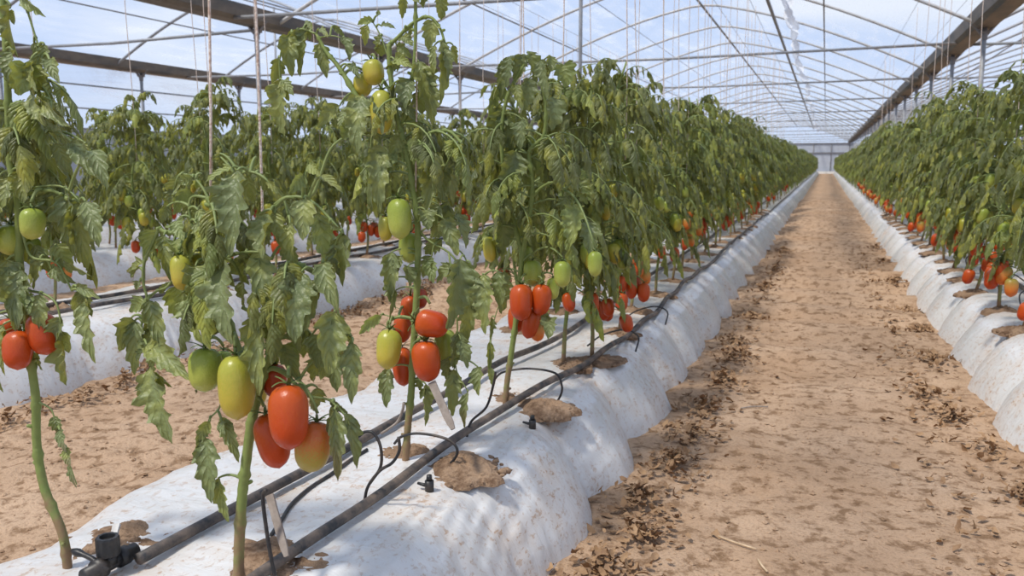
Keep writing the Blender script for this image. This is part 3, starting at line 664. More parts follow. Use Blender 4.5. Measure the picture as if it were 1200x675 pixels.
def whole(seed, n, cols, pairs, leaves, size, red=(1, 2)):
    fb, sb, tr = gen_plant(seed, n, cols, pairs, leaves, 1.05, 3, size, red)
    b = MB(); b.v = fb.v; b.f = fb.f; b.m = fb.m; b.uv = fb.uv; b.n = fb.n
    for v_, f_ in ((sb, 4),):
        o = b.n; b.v += v_.v; b.n += v_.n; b.f += [tuple(i + o for i in q) for q in v_.f]; b.m += [f_] * len(v_.f); b.uv += v_.uv
    for top, ax, L, wd, col, src in tr:
        t = TLOW[col]; vv = t.v[0] * V(wd, wd, L)
        q = rot_to(ax, 0).to_matrix(); vv = vv @ np.array(q).T + top
        b.add(vv, t.f, 5 + TK.index(col), t.uv[0])
    return b
WMATS = M4 + [M_stem] + [TOM[k] for k in TK]
FAR = [whole(200 + s_, 5, 3, 4, 38, .078, (0, 1) if s_ < 3 else (2, 5)).mesh('tomato_plant', WMATS) for s_ in range(6)]
LOWB = [whole(300 + s_, 3, 3, 3, 28, .105) for s_ in range(3)]

spots = []   # (distance, x, y, row name)
def row(x, y0, step, y1, name):
    y = y0; k = 0
    while y < y1:
        xx = x + R.uniform(-.03, .03); yy = y + R.uniform(-.05, .05)
        u, v, wz = proj(V(xx, yy, .75))
        if wz > .5 and -160 < u < 1330: spots.append((math.hypot(xx, yy), xx, yy, name))
        y += step
spots_fixed = [(-.80, 2.70, 'front'), (-.735, 2.83, 'front'), (-.75, 3.32, 'front')]
for x, y, nme in spots_fixed: spots.append((math.hypot(x, y), x, y, nme))
row(-.80, 3.85, .52, 76, 'front'); row(-1.14, 3.2, .52, 76, 'frontback')
row(.80, 3.45, .52, 76, 'right'); row(1.25, 3.7, .52, 76, 'rightback')
row(-3.08, 3.75, .55, 76, 'second'); row(-3.42, 3.0, .55, 76, 'secondback')
row(-5.27, 3.6, .55, 60, 'third'); row(-5.62, 3.9, .55, 50, 'third')
row(-7.6, 5, .6, 45, 'fourth'); row(-9.9, 6, .6, 40, 'fifth')
spots.sort()
ROWTXT = {'front': 'tomato plant in the leafy row left of the path, from the front',
 'frontback': 'tomato plant half hidden behind the row left of the path',
 'right': 'tomato plant in the row right of the path, from the front',
 'rightback': 'tomato plant in the outer right row behind the path-side plants',
 'second': 'tomato plant in the near line of the second bed left',
 'secondback': 'tomato plant in the far line of the second bed left',
 'third': 'tomato plant from the front in the third bed left', 'fourth': 'tomato plant from the front in the fourth bed left', 'fifth': 'tomato plant from the front in the fifth bed left'}
FARTXT = {'front': 'small distant tomato plant in the leafy row left of the dirt path',
 'frontback': 'distant tomato plant half hidden in the row left of the path', 'right': 'small distant tomato plant in the row right of the dirt path',
 'rightback': 'distant tomato plant hidden in the outer right row', 'second': 'distant tomato plant in the second bed left',
 'secondback': 'distant tomato plant along the far side of the second bed', 'third': 'distant tomato plant in the third bed left', 'fourth': 'distant tomato plant in the fourth bed left', 'fifth': 'distant tomato plant in the fifth bed left'}
cnt = {}; low_pts = []; NIND = 292
for i, (dist, x, y, nme) in enumerate(spots):
    if i >= NIND: low_pts.append((x, y)); continue
    k = cnt.get(nme, 0); cnt[nme] = k + 1
    off = 4 if nme == 'front' else 0          # the hand-built plants come first in that row
    lab = (ORD[k + off] + ' ' + ROWTXT[nme]) if k + off < 14 else FARTXT[nme]
    grp = 'tomato plants, ' + nme + ' row' if k + off < 14 else 'distant tomato plants, ' + nme + ' row'
    sc_ = R.uniform(.92, 1.08); rz = R.uniform(-1.0, .6) if nme not in ('right', 'rightback') else math.pi + R.uniform(-.5, 1.0)
    if nme == 'right': sc_ *= 1.07
    if nme == 'front' and y < 3.1: sc_ = .93
    if nme == 'frontback' and y < 6: rz = R.uniform(0, 6.28)
    if nme in ('second', 'secondback'): sc_ *= 1.04
    if dist < 9.5:
        fo, st, ks, tr = MID[R.randrange(7)] if dist > 4.2 else MID[R.randrange(3)]
        root = empty('tomato_plant', (x, y, BEDZ)); root.rotation_euler.z = rz; root.scale = (sc_, sc_, sc_); tag(root, lab, 'tomato plant', grp)
        link('stem', st, root); link('foliage', fo, root); [link('fruit_stalk', k_, root) for k_ in ks]
        for top, ax, L, wd, col, src in tr:
            add_tomato(root, V(0, 0, 0), top, ax, L, wd, col, R, dist < 7)
    else:
        o = link('tomato_plant', FAR[R.randrange(4) if nme[0] == 'f' else 2 + R.randrange(4)]); o.location = (x, y, BEDZ); o.rotation_euler.z = rz; o.scale = (sc_, sc_, sc_); tag(o, lab, 'tomato plant', grp)
# the remaining crop far down the tunnel
b = MB(); vs = []; 
for x, y in low_pts:
    q = LOWB[R.randrange(3)]; a = R.uniform(0, 6.28); s = R.uniform(.92, 1.1); ca, sa = math.cos(a) * s, math.sin(a) * s
    M = np.array([[ca, -sa, 0], [sa, ca, 0], [0, 0, s]]); o = b.n
    for v in q.v: b.v.append(v @ M.T + V(x, y, BEDZ))
    b.uv += q.uv; b.n += q.n; b.m += q.m
    b.f += [tuple(j + o for j in f) for f in q.f]
o = b.build('tomato_crop', WMATS); tag(o, 'distant mass of tomato plants filling the beds far down the greenhouse', 'tomato plants', kind='stuff')

# ------------------------------------------------------------------ soil mounds in the planting holes
def mound_mesh(seed, rx, ry, h):
    P = []; rng = random.Random(seed)
    for j in range(25):
        t = j / 24; rowp = []
        for k in range(61):
            a = 2 * math.pi * k / 60; a_ = a % (2 * math.pi)
            rr = t * (1 + .34 * ns(math.cos(a_) * 1.6, math.sin(a_) * 1.6, seed) + .14 * t * ns(math.cos(a_) * 6, math.sin(a_) * 6, seed))
            x, y = rx * rr * math.cos(a), ry * rr * math.sin(a)
            z = h * (1 - t ** 2) * (.75 + .8 * ns(x * 16, y * 16, seed + 5)) + (.011 * abs(ns(x * 42, y * 42, seed)) + .010 * abs(ns(x * 95, y * 95, seed))) * (1.1 - t * t) - (.012 if t > .97 else 0)
            rowp.append((x, y, z))
        P.append(rowp)
    b = MB(); b.grid(np.array(P))
    for i in range(110):
        a = rng.uniform(0, 6.28); t = rng.random() ** .6 * 1.05; q = V(rx * t * math.cos(a), ry * t * math.sin(a), h * .55 * (1 - t * t)); s = .003 + .011 * rng.random() ** 2.5
        vs = []
        for k in range(5):
            for m in range(7):
                th_ = math.pi * k / 4; ph_ = 2 * math.pi * m / 7; u = V(math.sin(th_) * math.cos(ph_), math.sin(th_) * math.sin(ph_), .75 * math.cos(th_))
                vs.append(q + u * s * (1 + .5 * ns(*(u * 1.7 + i))))
        b.add(vs, [(k * 7 + m, k * 7 + (m + 1) % 7, (k + 1) * 7 + (m + 1) % 7, (k + 1) * 7 + m) for k in range(4) for m in range(7)])
    return b.mesh('soil_mound', [M_clod])
MOUND = [mound_mesh(s, .085, .10, .030) for s in range(4)]
def mound(x, y, sc_, lab, grp, zb=BEDZ, rz=0, me=None):
    o = link('soil_mound', me or MOUND[R.randrange(4)]); o.location = (x, y, zb); o.scale = sc_; o.rotation_euler.z = rz; return tag(o, lab, 'soil', grp)
g = 'soil mounds in the planting holes'
p = onZ(481, 534, BEDZ); mound(p[0] - .01, p[1] + .02, (.75, .8, .6), 'low soil patch round the stem foot of the slender plant', g, BEDZ - .004, 2)
p = onZ(592, 470, BEDZ); mound(p[0] - .01, p[1] + .03, (.7, .8, .6), 'low soil patch round the woody stem of the bushy plant', g, BEDZ - .004, 3)
p = onZ(140, 640, BEDZ); mound(p[0], p[1], (1.25, 1.2, .8), 'crumbly soil in the planting hole beside the black valve at lower left', g, BEDZ - .004)
p = onZ(318, 664, BEDZ); mound(p[0], p[1], (1.4, 1.1, 1.0), 'brown soil mound at the bottom edge, round the foreground plant', g, BEDZ - .004)
p = onZ(542, 548, BEDZ); mound(p[0], p[1] + .01, (1.1, 1.0, .85), 'large clod heap of soil beside the pipe at the slender plant', g, BEDZ - .006, .6)
p = onZ(638, 478, BEDZ); mound(p[0], p[1], (1.0, .95, .8), 'soil mound at the foot of the bushy plant with brown stem', g, BEDZ - .004, 1.2)
km = {}
for dist, x, y, nme in spots:
    if dist > 13 or nme not in ('front', 'frontback', 'right', 'second', 'secondback'): continue
    xc, sd = {'f': (XB1, 11), 'r': (XR, 23), 's': (XB2, 31)}[nme[0]]
    k = km.get(nme, 0); km[nme] = k + 1
    wh = {'front': 'left of the path', 'frontback': 'half hidden behind the row left of the path', 'right': 'right of the path', 'second': 'in the second bed left', 'secondback': 'along the back of the second bed left'}[nme]
    mound(x + R.uniform(-.01, .03), y, (R.uniform(.8, 1.1), R.uniform(.8, 1.1), R.uniform(.6, 1)), (ORD[k] + ' soil mound ' + wh) if k < 8 else 'planting-hole soil mound in the row ' + wh, g + ', ' + nme + (' far' if k >= 8 else ''), bed_top(x, y, xc, sd) - .006, R.uniform(0, 6))

# ------------------------------------------------------------------ irrigation
def pipe(name, pts, r, label, seg=10, mat=None, step=5):
    p3 = catmull(pts, step); b = MB(); b.tube(p3, r, seg); o = b.build(name, mat or M_pipe, None, origin=p3[0]); return tag(o, label, 'pipe' if r > .005 else 'tube')
def pipe_line(xf, y0, y1, r, label, xc, seed):
    Y = list(np.arange(y0, 12, .3)) + list(np.arange(12, y1, 2.5))
    return pipe('drip_pipe', [V(xf(y), y, bed_top(xf(y), y, xc, seed) + r * 1.05 + .009 + .005 * math.sin(y * 3)) for y in Y], r, label, 10)
fR = lambda y: np.interp(y, [.8, 1.08, 1.85, 2.7, 3.9, 8], [-.825, -.82, -.80, -.715, -.70, -.71]) + .008 * math.sin(y * 2.3)
fL = lambda y: np.interp(y, [.8, 1.03, 1.77, 2.99, 8], [-1.055, -1.05, -1.015, -.93, -.95]) + .008 * math.sin(y * 1.9 + 1)
p1 = pipe_line(fR, .86, 70, .0105, 'black dusty drip pipe nearest the path, running along the front bed', XB1, 11)
p2 = pipe_line(fL, onZ(128, 660, .245)[1] + .03, 70, .0105, 'black drip pipe starting at the valve, left line on the front bed', XB1, 11)
pipe_line(lambda y: 1.02 + .02 * math.sin(y), .7, 70, .013, 'black drip pipe on the right bed, under the path-side plants', XR, 23)
pipe_line(lambda y: -3.13 + .02 * math.sin(y * 2), 2.2, 60, .0105, 'black drip pipe on the second bed left, right line', XB2, 31)
pipe_line(lambda y: -3.36 + .02 * math.sin(y * 1.7), 2.2, 60, .0105, 'black drip pipe on the second bed left, left line', XB2, 31)
def microtube(pix, Y, label, r=.0032):
    return pipe('micro_tube', [onY(a, b_, Y + (c[0] if c else 0)) for a, b_, *c in pix], r, label, 7, M_tube, 6)
microtube([(427, 603), (428, 582), (433, 567), (446, 551), (460, 542), (468, 528), (467, 512)], 1.42, 'thin black tube bending up from the near pipe, left of the slender plant')
microtube([(434, 566), (446, 547), (446, 524), (438, 508), (428, 506), (420, 512)], 1.44, 'short hooked black tube arching back towards the left pipe')
microtube([(462, 520), (470, 512), (488, 508), (512, 511), (530, 518), (536, 530), (528, 543), (513, 553), (506, 556)], 1.68, 'looped black tube round the slender plant, ending at a fitting')
microtube([(547, 522), (548, 507), (553, 493), (570, 477), (578, 452), (581, 436)], 1.88, 'straight slanting black tube between the slender and bushy plants')
microtube([(626, 484), (647, 476), (657, 463), (658, 450), (650, 437), (620, 432), (590, 436), (578, 446)], 2.24, 'big looped black tube at the foot of the bushy plant')
microtube([(322, 674), (316, 645), (310, 605), (308, 581), (312, 574)], 1.04, 'black tube tied up against the wooden stake at the bottom')
def flat_tube(pix, label, r=.004):
    pts = []
    for a, b_ in pix:
        q = onZ(a, b_, .24); pts.append(V(q[0], q[1], bed_top(q[0], q[1]) + r))
    return pipe('micro_tube', pts, r, label, 7, M_tube, 6)
flat_tube([(318, 622), (331, 600), (343, 581), (363, 563), (385, 549), (410, 531), (430, 520)], 'long thin black hose lying on the white film between the two pipes')
flat_tube([(585, 478), (605, 462), (630, 450), (655, 440), (668, 430)], 'thin black hose on the film beyond the bushy plant')
for px, lab, off in ((706, 'black tube hooked over the near pipe, first beyond the bushy plant', 0), (752, 'black tube hooked over the near pipe, second beyond the bushy plant', 1)):
    y = 3.0 + .55 * off; x = fR(y); z = BEDZ
    pipe('micro_tube', [V(x + .10, y - .04, z + .012), V(x + .10, y, z + .06), V(x + .04, y + .03, z + .075), V(x - .04, y + .02, z + .05), V(x - .09, y, z + .01)], .0032, lab, 7, M_tube)
for k, y in enumerate(np.arange(4.0, 8.1, .55)):
    x = 1.02; z = BEDZ + .01
    pipe('micro_tube', [V(x - .13, y - .04, z), V(x - .13, y, z + .06), V(x - .06, y + .03, z + .085), V(x, y + .02, z + .05)], .0035, ORD[k] + ' black dripper tube along the right bed from the camera', 7, M_tube)

# valve at the end of the left pipe
vp = onZ(128, 660, .245); root = empty('drip_valve', vp); tag(root, 'black plastic valve with ribbed upright knob on the left drip pipe', 'valve')
dpl = nrm(V(fL(1.3) - fL(1.0), .3, 0))
b = MB(); b.tube([V(*(-dpl * .05)), V(*(dpl * .055))], .0125, 14); b.tube([V(*(-dpl * .028)), V(*(-dpl * .012))], .017, 14); b.tube([V(*(dpl * .018)), V(*(dpl * .036))], .0165, 14); b.tube([V(0, 0, 0), V(0, 0, .018)], .014, 16)
b.build('body', M_black, root)
b = MB(); r0, vs, fs = .0175, [], []
n = 40
for z, rr in ((.014, .9), (.016, 1), (.044, 1), (.047, .94), (.047, .70), (.040, .62)):
    for k in range(n):
        a = 2 * math.pi * k / n; rad = r0 * rr * (1.07 if k % 4 < 2 and rr > .9 else 1)
        vs.append((rad * math.cos(a), rad * math.sin(a), z))
for j in range(5):
    for k in range(n): fs.append((j * n + k, j * n + (k + 1) % n, (j + 1) * n + (k + 1) % n, (j + 1) * n + k))
fs.append(tuple(range(5 * n, 6 * n))); b.add(vs, fs); b.build('knob', M_black, root, smooth=False)
q = [onY(126, 668, 1.0) - vp, onY(108, 655, 1.0) - vp, onY(98, 650, 1.0) - vp, onY(84, 645, 1.0) - vp]
b = MB(); b.tube(catmull(q, 4), [.0045] * 8 + [.0045, .006, .007, .006, .003], 8); b.build('outlet_tube', M_black, root)
def dripper(p, lab):
    p = V(p[0], p[1], bed_top(p[0], p[1]) + .011)
    root = empty('dripper', p); tag(root, lab, 'dripper', 'black drippers')
    b = MB(); b.tube([V(0, 0, -.012), V(0, 0, .012)], .0095, 12); b.tube([V(0, 0, .012), V(0, 0, .018), V(0, 0, .024)], [.007, .006, .0055], 10); b.build('body', M_black, root)
    b = MB(); b.tube([V(0, 0, 0), V(-.014, -.002, .002), V(-.026, -.002, .004)], [.0045, .004, .003], 8); b.build('inlet', M_black, root)
dripper(onZ(503, 559, .25), 'black dripper on the soil beside the slender plant')
dripper(onZ(624, 485, .25), 'black dripper on the soil beside the bushy plant')
def stake(a, c, Y, wpx, lab, name='wooden_stake', mat=None):
    A, B = onY(*a, Y - .02), onY(*c, Y - .05); d = nrm(B - A); s = nrm(np.cross(d, FW)); f = np.cross(s, d); W = wpx * ((A - EYEP) @ FW) / F / 2
    b = MB(); n = 9; P = []
    for i in range(n):
        t = i / (n - 1); c_ = A + (B - A) * t; w_ = W * (1 + .08 * ns(t * 6, Y)) * (1 - .45 * max(0, (t - .85) / .15)); h = W * .45
        P.append([c_ + s * w_ * u + f * h * v for u, v in ((-1, -1), (0, -1.25), (1, -1), (1, 1), (-1, 1), (-1, -1))])
    b.grid(np.array(P)); m = b.n
    b.add(P[0], [(0, 1, 2, 3, 4)]); b.add(P[-1], [(4, 3, 2, 1, 0)])
    return tag(b.build(name, mat or M_stake, None, smooth=False, origin=A), lab, 'stake')
stake((316, 580), (336, 652), 1.10, 9, 'grey weathered wooden stake leaning beside the foreground plant')
stake((506, 448), (531, 503), 1.66, 9, 'grey weathered wooden stake leaning right of the slender plant')
stake((137, 614), (130, 642), 1.1, 8, 'short pale peg standing in the soil beside the black valve', 'peg', M_pale)
tag(pipe('dry_twig', [onY(447, 508, 1.6), onY(456, 502, 1.6), onY(466, 494, 1.6), onY(472, 480, 1.6), onY(473, 472, 1.6)], .003, 'bent dry twig poking up by the slender plant', 6, M_stake), cat='twig')

# ------------------------------------------------------------------ strings and crop wires
def string(x0, y0, z0, x1, y1, z1, lab, grp, r=.0021):
    a, c = V(x0, y0, z0), V(x1, y1, z1); b = MB(); pts = [a + (c - a) * t + V(.004 * math.sin(9 * t), 0, 0) for t in np.linspace(0, 1, 9)]
    b.tube(pts, r, 6); return tag(b.build('support_string', M_string, None, origin=a), lab, 'string', grp)
ZW = 2.52
def pxstring(px0, py0, px1, py1, Y, lab):
    a = onY(px0, py0, Y); c = onY(px1, py1, Y); d = (c - a); e_ = a + d * ((ZW - a[2]) / d[2])
    return string(*a, e_[0], e_[1], ZW, lab, 'support strings of the front plants', .0020)
pxstring(247, 300, 243, 0, 1.06, 'thick pinkish support string, left of the pair above the foreground plant')
pxstring(310, 400, 298, 0, 1.14, 'thick pinkish support string, right of the pair above the foreground plant')
pxstring(487, 240, 486, 0, 1.69, 'white support string tied to the slender plant')
pxstring(607, 180, 610, 0, 2.36, 'white support string tied to the bushy plant')
pxstring(655, 200, 661, 0, 2.8, 'white support string just right of the bushy plant')
cs = {}
for dist, x, y, nme in spots:
    if nme not in ('front', 'right', 'second', 'frontback', 'secondback', 'rightback') or dist > 17 or (nme == 'front' and y < 3.2): continue
    if nme == 'rightback' or (nme in ('secondback', 'right', 'frontback') and R.random() < .5): continue
    k = cs.get(nme, 0); cs[nme] = k + 1
    wh = {'front': 'over the front plants left of the path', 'frontback': 'over the back half of the front bed', 'right': 'over the path-side plants on the right', 'rightback': 'over the outer right row', 'second': 'over the second bed left', 'secondback': 'over the far side of the second bed'}[nme]
    zb = BEDZ + R.uniform(.55, .8)
    string(x + .012, y, zb, x + R.uniform(-.03, .03), y + R.uniform(-.03, .03), ZW, (ORD[k] + ' pale support string ' + wh + ', counting from the camera') if k < 12 else 'thin distant support string ' + wh, 'support strings, ' + nme + (' far' if k >= 12 else ''), .0021 if dist < 8 else .0026)
for x, lab in ((-.80, 'thin steel crop wire above the front row left of the path'), (-1.14, 'thin steel crop wire above the back half of the front bed'), (.80, 'thin steel crop wire above the path-side row on the right'), (1.25, 'thin steel crop wire above the outer right row'), (-3.08, 'thin steel crop wire above the second bed, near side'), (-3.42, 'thin steel crop wire above the second bed, far side')):
    b = MB(); b.tube([V(x, -1, ZW), V(x, 30, ZW), V(x, 77, ZW)], .0022, 5); tag(b.build('crop_wire', M_galv, None, origin=(x, 0, ZW)), lab, 'wire', 'overhead crop wires')

# ------------------------------------------------------------------ greenhouse frame
YE = 78.0; ZG = 2.6
BAYS = [('centre', -6.8, 1.8, 4.08), ('right', 1.8, 10.4, 4.08), ('left', -12.3, -6.8, 3.75)]
def prof(x0, x1, zr, n=15):
    xc, hw = (x0 + x1) / 2, (x1 - x0) / 2
    return [(xc + hw * u, ZG + (zr - ZG) * (1 - ((abs(u) ** 1.45 if abs(u) > .12 else (abs(u) ** 2 / .12 ** .55))))) for u in np.linspace(-1, 1, 2 * n + 1)]
YA = [12.5 + 2.9 * k for k in range(-5, 23)]
for bn, x0, x1, zr in BAYS:
    pr = prof(x0, x1, zr)
    # film, sagging a little between the arches
    Y = np.arange(-2, YE + .01, 2.9 / 6 if True else 1)
    P = np.array([[(x, y, z + .125 - .05 * math.sin(math.pi * (((y - 12.5) / 2.9) % 1)) + .025 * ns(x * 1.3, y * 1.1, 3)) for x, z in pr] for y in Y])
    b = MB(); b.grid(P); tag(b.build('ceiling', M_film), 'translucent wrinkled plastic roof film over the %s bay' % bn, None, None, 'structure')
    k = 0
    for y in YA:
        b = MB(); b.tube([V(x, y, z) for x, z in pr], .024 if y < 40 else .030, 6 if y < 30 else 4)
        o = b.build('roof_arch', M_pale if bn == 'centre' else M_galv, None, origin=(x0, y, ZG))
        vis = y > 6.5
        if vis: k += 1
        tag(o, ('%s curved steel arch of the %s bay roof in view, counted from the camera' % (ORD[k - 1], bn)) if vis and k <= 9 else ('distant curved steel arch far down the %s bay roof' % bn if vis else 'curved steel arch of the %s bay roof just above the camera' % bn), 'roof arch', 'roof arches, %s bay %s' % (bn, 'near' if k <= 9 else 'far'))
# tie bars
for bn, x0, x1, zr in BAYS:
    for k, y in enumerate([8.6, 14.2, 19.6, 25.2, 31, 36.8, 42.6, 48.4, 54.2, 60, 65.8, 71.6]):
        if bn == 'left' and k == 0: y = 9.7
        b = MB(); b.tube([V(x0 + .12, y + .12, ZG + .005), V((x0 + x1) / 2, y, ZG - .035), V(x1 - .12, y - .12, ZG + .005)], .022, 6)
        tag(b.build('tie_bar', M_galv, None, origin=(x0, y, ZG)), ('%s horizontal steel tie bar across the %s bay, from the camera' % (ORD[k], bn)) if k < 7 else 'distant horizontal steel tie bar across the %s bay' % bn, 'tie bar', 'tie bars, %s bay %s' % (bn, 'near' if k < 7 else 'far'))
# gutters and their posts
def gutter(x, lab):
    sec = [(a_ * 1.15, b_ * 1.2) for a_, b_ in [(-.15, .10), (-.13, -.02), (-.09, -.06), (.09, -.06), (.13, -.02), (.15, .10), (.135, .10), (.115, -.01), (.08, -.045), (-.08, -.045), (-.115, -.01), (-.135, .10), (-.15, .10)]]
    Y = list(np.arange(-2, 30, 1.0)) + list(np.arange(30, YE + 1, 4))
    P = np.array([[(x + a, y, ZG + b_ + .06) for a, b_ in sec] for y in Y]); b = MB(); b.grid(P)
    return tag(b.build('roof_gutter', M_gutter, None, smooth=False, origin=(x, 0, ZG)), lab, 'gutter')
gutter(1.8, 'brown rusty gutter beam between the bays, running along the right')
gutter(-6.8, 'wide rusty gutter beam overhead at upper left')
gutter(10.4, 'brown gutter beam along the far right wall')
gutter(-12.3, 'grey gutter beam along the outer left wall')
def post(x, y, r, lab, grp, ztop=ZG, mat=None):
    root = empty('support_post', (x, y, 0)); tag(root, lab, 'post', grp)
    b = MB(); b.tube([V(0, 0, -.05), V(0, 0, ztop * .5), V(0, 0, ztop - .0)], r, 10); b.build('shaft', mat or M_galv, root)
    if ztop == ZG:
        b = MB(); b.box((0, 0, ztop - .07), (.05, .05, .012)); b.tube([V(0, 0, ztop - .16), V(0, 0, ztop - .05)], r * 1.3, 10)
        for s in (-1, 1): b.tube([V(0, 0, ztop - .13), V(s * .07, 0, ztop - .04), V(s * .15, 0, ztop + .05)], [.02, .022, .018], 6)
        b.build('bracket', M_dark, root, smooth=False)
    return root
for x, bn in ((1.8, 'right'), (-6.8, 'upper left'), (-12.3, 'outer left')):
    ys_ = [9.6, 12.5, 15.4, 18.3, 21.2] if x > 0 else ([9.3, 12.5, 15.7, 18.6, 21.4] if x > -8 else [10.2, 13.2, 16.1, 19.0, 21.9])
    ys_ += [ys_[-1] + 2.9 * k for k in range(1, 19)]
    for k, y in enumerate(ys_):
        post(x, y, .03, ('%s grey steel post under the %s gutter, counted from the camera' % (ORD[k], bn)) if k < 8 else 'distant grey steel post under the %s gutter' % bn, 'posts under the %s gutter %s' % (bn, 'near' if k < 8 else 'far'))
post(-2.52, 9.05, .02, 'tall grey steel post rising to the roof behind the bushy plants', 'ridge posts', 4.05)
post(-9.55, 13.6, .02, 'thin grey roof post standing in the left bay', 'ridge posts', 3.7)
# purlins
def purlin(x, z, r, lab, mat=None, zig=False, y0=-2):
    root = b = MB(); b.tube([V(x, y0, z), V(x, 20, z), V(x, 50, z), V(x, YE, z)], r, 6)
    return tag(b.build('purlin', mat or M_dark, None, origin=(x, 0, z)), lab, 'purlin')
def roofz(x, bay=0):
    bn, x0, x1, zr = BAYS[bay]; u = abs((x - (x0 + x1) / 2) / ((x1 - x0) / 2)); return ZG + (zr - ZG) * (1 - u ** 1.45)
purlin(-2.5, 4.03, .024, 'dark ridge purlin along the top of the centre bay')
purlin(-1.12, roofz(-1.12) - .03, .034, 'thick dark purlin just right of the centre ridge')
purlin(-.16, roofz(-.16) - .02, .013, 'thin dark purlin above the dirt path')
purlin(-5.2, roofz(-5.2) - .02, .012, 'thin purlin on the left slope of the centre bay')
purlin(-4.0, roofz(-4.0) - .02, .006, 'thin wire on the left slope of the centre bay')
purlin(-9.5, 3.72, .016, 'ridge purlin of the left bay')
purlin(-8.0, roofz(-8.0, 2) - .02, .012, 'thin purlin on the right slope of the left bay')
purlin(-10.9, roofz(-10.9, 2) - .02, .012, 'thin purlin on the outer slope of the left bay')
purlin(6.1, 4.03, .024, 'dark ridge purlin of the right bay')
purlin(3.6, roofz(3.6, 1) - .02, .014, 'thin purlin on the near slope of the right bay')
# folded strip of film hanging beside the ridge
Y = np.arange(6, 74, .22); P = []
for y in Y:
    x = -.78 + .06 * math.sin(y * .45) + .05 * ns(y * .7, 2); z0 = roofz(x) - .06; rw = []
    for k in range(9):
        a = k / 8; rw.append((x + .08 * math.sin(a * 9 + y * 1.7) * (1 - a * .2) + .03 * ns(y * 2, a * 3, 1), y, z0 - a * (.26 + .09 * ns(y * .8, 5)) ))
    P.append(rw)
b = MB(); b.grid(np.array(P)); tag(b.build('folded_film_strip', M_ragged), 'crumpled whitish strip of plastic film hanging along the roof near the ridge', 'plastic strip')

# ------------------------------------------------------------------ end wall and left wall
def wall_film(name, P, mat, lab): b = MB(); b.grid(np.array(P)); return tag(b.build(name, mat), lab, None, None, 'structure')
wall_film('wall_end', [[(x, YE, z) for x in np.linspace(-14, 11, 30)] for z in (0.0, 1.0, 2.0, 2.55)], M_curtain, 'grey end wall of the greenhouse at the far end of the path')
for bn, x0, x1, zr in BAYS:
    pr = prof(x0, x1, zr); wall_film('wall_end_gable', [[(x, YE, ZG - .05) for x, z in pr], [(x, YE, z) for x, z in pr]], M_film, 'clear film gable of the %s bay' % bn)
b = MB()
for x in np.arange(-6.8, 2, 1.433): b.tube([V(x, YE - .06, 0), V(x, YE - .06, ZG)], .03, 6)
for z in (2.55, 1.75): b.tube([V(-6.8, YE - .06, z), V(1.8, YE - .06, z)], .04, 6)
tag(b.build('trim_1', M_dark), 'steel frame of the far end wall', None, None, 'structure')
b = MB(); b.box((-1, YE - .25, .09), (5, .12, .11)); tag(b.build('trim_2', M_sill, smooth=False), 'white sill along the foot of the end wall', None, None, 'structure')
XL = -12.3
wall_film('wall_left', [[(XL - .02 - .03 * ns(y, z * 3, 1), y, z) for y in np.arange(-4, YE + 1, .5)] for z in np.linspace(0, 1.5, 7)], M_curtain, 'grey-blue lower curtain of the outer left wall')
wall_film('wall_left_upper', [[(XL - .02 - .04 * ns(y * .7, z * 2, 4), y, z) for y in np.arange(-4, YE + 1, .5)] for z in np.linspace(1.5, ZG, 6)], M_film, 'clear upper film of the outer left wall')
b = MB()
for z in (1.5, 1.85, 2.25): b.tube([V(XL + .03, -4, z), V(XL + .03, YE, z)], .016, 6)
tag(b.build('trim_3', M_galv), 'horizontal rails of the outer left wall', None, None, 'structure')
wall_film('wall_right', [[(10.4, y, z) for y in np.arange(-4, YE + 1, 1.0)] for z in np.linspace(0, ZG, 5)], M_film_side, 'film wall on the far right')

# ------------------------------------------------------------------ dry leaves, clods and straw on the ground
def litter(lab, areas, seed, mat, size=(.012, .036)):
    rng = random.Random(seed); b = MB()
    for (x, y, rx, ry, n, h) in areas:
        for i in range(n):
            a = rng.uniform(0, 6.28); r = abs(rng.gauss(0, .42)); px, py = x + rx * r * math.cos(a), y + ry * r * math.sin(a)
            L = rng.uniform(*size); z = ground_z(px, py) + rng.uniform(.002, h * 1.4) * max(0, 1 - r)  + .004
            d = nrm(V(rng.uniform(-1, 1), rng.uniform(-1, 1), rng.uniform(-.35, .5))); s = nrm(np.cross(d, V(rng.uniform(-.5, .5), rng.uniform(-.5, .5), 1))); N = np.cross(s, d)
            P = []
            for j in range(4):
                t = j / 3; w_ = L * .30 * (math.sin(math.pi * (.12 + .8 * t)) ** .8) * rng.uniform(.7, 1.1); cu = rng.uniform(-.1, .9)
                c_ = V(px, py, z) + d * L * (t - .5) + N * L * .45 * (t - .5) ** 2 * rng.choice((1, 1, -.5)) * 2
                P.append([c_ - s * w_ + N * w_ * cu, c_, c_ + s * w_ + N * w_ * (.9 - cu)])
            b.grid(np.array(P))
    return tag(b.build('dry_leaf_litter', mat), lab, 'dry leaves', None, 'stuff')
rg = random.Random(3); L_, R_, B2 = [], [], []
for y, dx, n in ((1.72, .02, 130), (1.95, .06, 90), (2.15, .02, 110), (2.45, .05, 120), (2.75, .07, 90), (3.1, .06, 110), (3.5, .08, 80), (4.0, .08, 120), (4.3, .05, 50), (5.1, .08, 120), (6.2, .08, 90), (7.4, .08, 90), (8.8, .08, 90)):
    L_.append((-.44 + dx, y, .15, .22, n, .035))
for y in np.arange(1.5, 10, .25): L_.append((-.36, y, .22, .3, 16, .01))
for y, x, n in ((2.55, .56, 120), (2.9, .52, 40), (3.3, .46, 100), (3.55, .40, 60), (4.2, .5, 90), (5.1, .52, 90), (5.6, .5, 60), (6.8, .52, 100), (8.2, .52, 80), (9.5, .52, 80)): R_.append((x, y, .13, .24, n, .03))
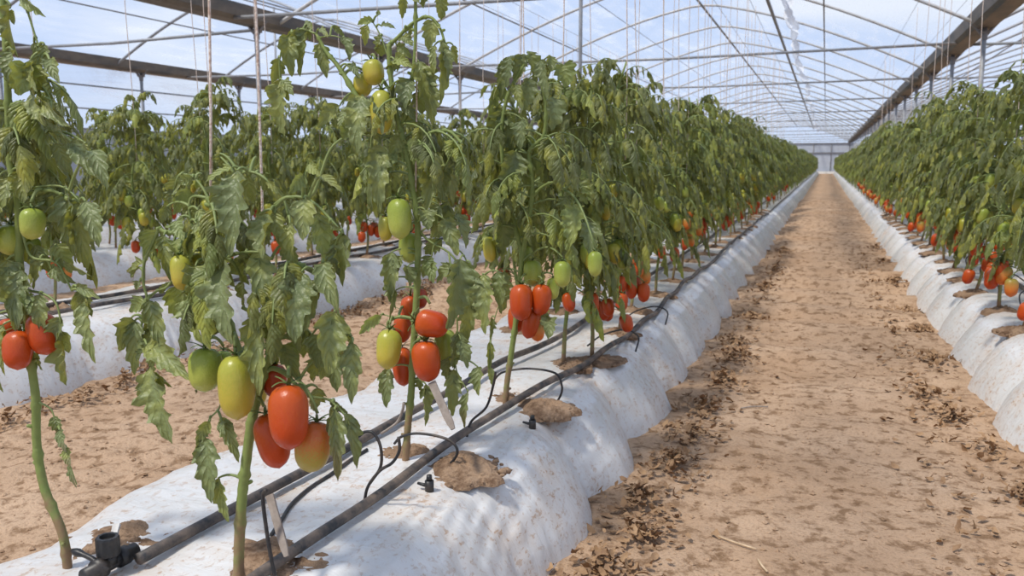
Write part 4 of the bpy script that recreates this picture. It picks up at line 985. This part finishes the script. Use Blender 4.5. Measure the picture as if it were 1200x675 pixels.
for y in np.arange(1.5, 10, .25): R_.append((.38, y, .22, .3, 14, .01))
for k in range(22):
    y = 1.9 + k * .18; B2.append((-2.66 + rg.uniform(-.06, .1), y, .16, .22, 50, .035))
litter('brown dry leaf litter heaped along the left edge of the path, below the front bed', L_, 1, M_drylf)
litter('brown dry leaf litter along the right edge of the path, below the right bed', R_, 2, M_drylf)
litter('brown dry leaf litter along the soil strip below the second bed left', B2, 3, M_drylf)
# clods
rng = random.Random(12); b = MB()
for i in range(9000):
    y = .8 + 7 * rng.random() ** 1.7
    if rng.random() < .55: x = rng.uniform(-.52, .62)
    else: x = rng.uniform(-2.75, -1.45)
    s = .0022 + .006 * rng.random() ** 3 * (1.3 if x < -1 else 1); z = ground_z(x, y) + s * .25
    vs = [(x + s * a * rng.uniform(.7, 1.5), y + s * c_ * rng.uniform(.7, 1.4), z + s * e_ * rng.uniform(.5, .9)) for a, c_, e_ in ((1, 0, 0), (-1, 0, 0), (0, 1, 0), (0, -1, 0), (0, 0, 1), (0, 0, -1))]
    b.add(vs, [(0, 2, 4), (2, 1, 4), (1, 3, 4), (3, 0, 4), (2, 0, 5), (1, 2, 5), (3, 1, 5), (0, 3, 5)])
tag(b.build('soil_clods', M_soil, smooth=False), 'loose soil crumbs scattered over the bare dirt', 'soil crumbs', None, 'stuff')
for pix, lab in (([(842, 632), (862, 640), (886, 648)], 'pale straw lying on the path at the bottom'), ([(888, 661), (893, 668), (899, 674)], 'short pale straw at the bottom edge of the path'), ([(868, 480), (882, 478), (900, 479)], 'brown dry twig on the left side of the path')):
    pts = [onZ(a, c_, .0) for a, c_ in pix]; pts = [V(q[0], q[1], ground_z(q[0], q[1]) + .006) for q in pts]
    tag(pipe('straw', pts, .0025, lab, 6, M_straw if 'straw' in lab else M_stake), cat='straw')

# ------------------------------------------------------------------ view
vs_ = sc.view_settings; sc.display_settings.display_device = 'sRGB'; vs_.view_transform = 'Standard'; vs_.look = 'None'; vs_.exposure = .0; vs_.gamma = 1; vs_.use_curve_mapping = False
sc.cycles.max_bounces = 8; sc.cycles.transparent_max_bounces = 20; sc.cycles.diffuse_bounces = 4; sc.cycles.transmission_bounces = 4; sc.cycles.use_denoising = True
sc.cycles.caustics_reflective = False; sc.cycles.caustics_refractive = False
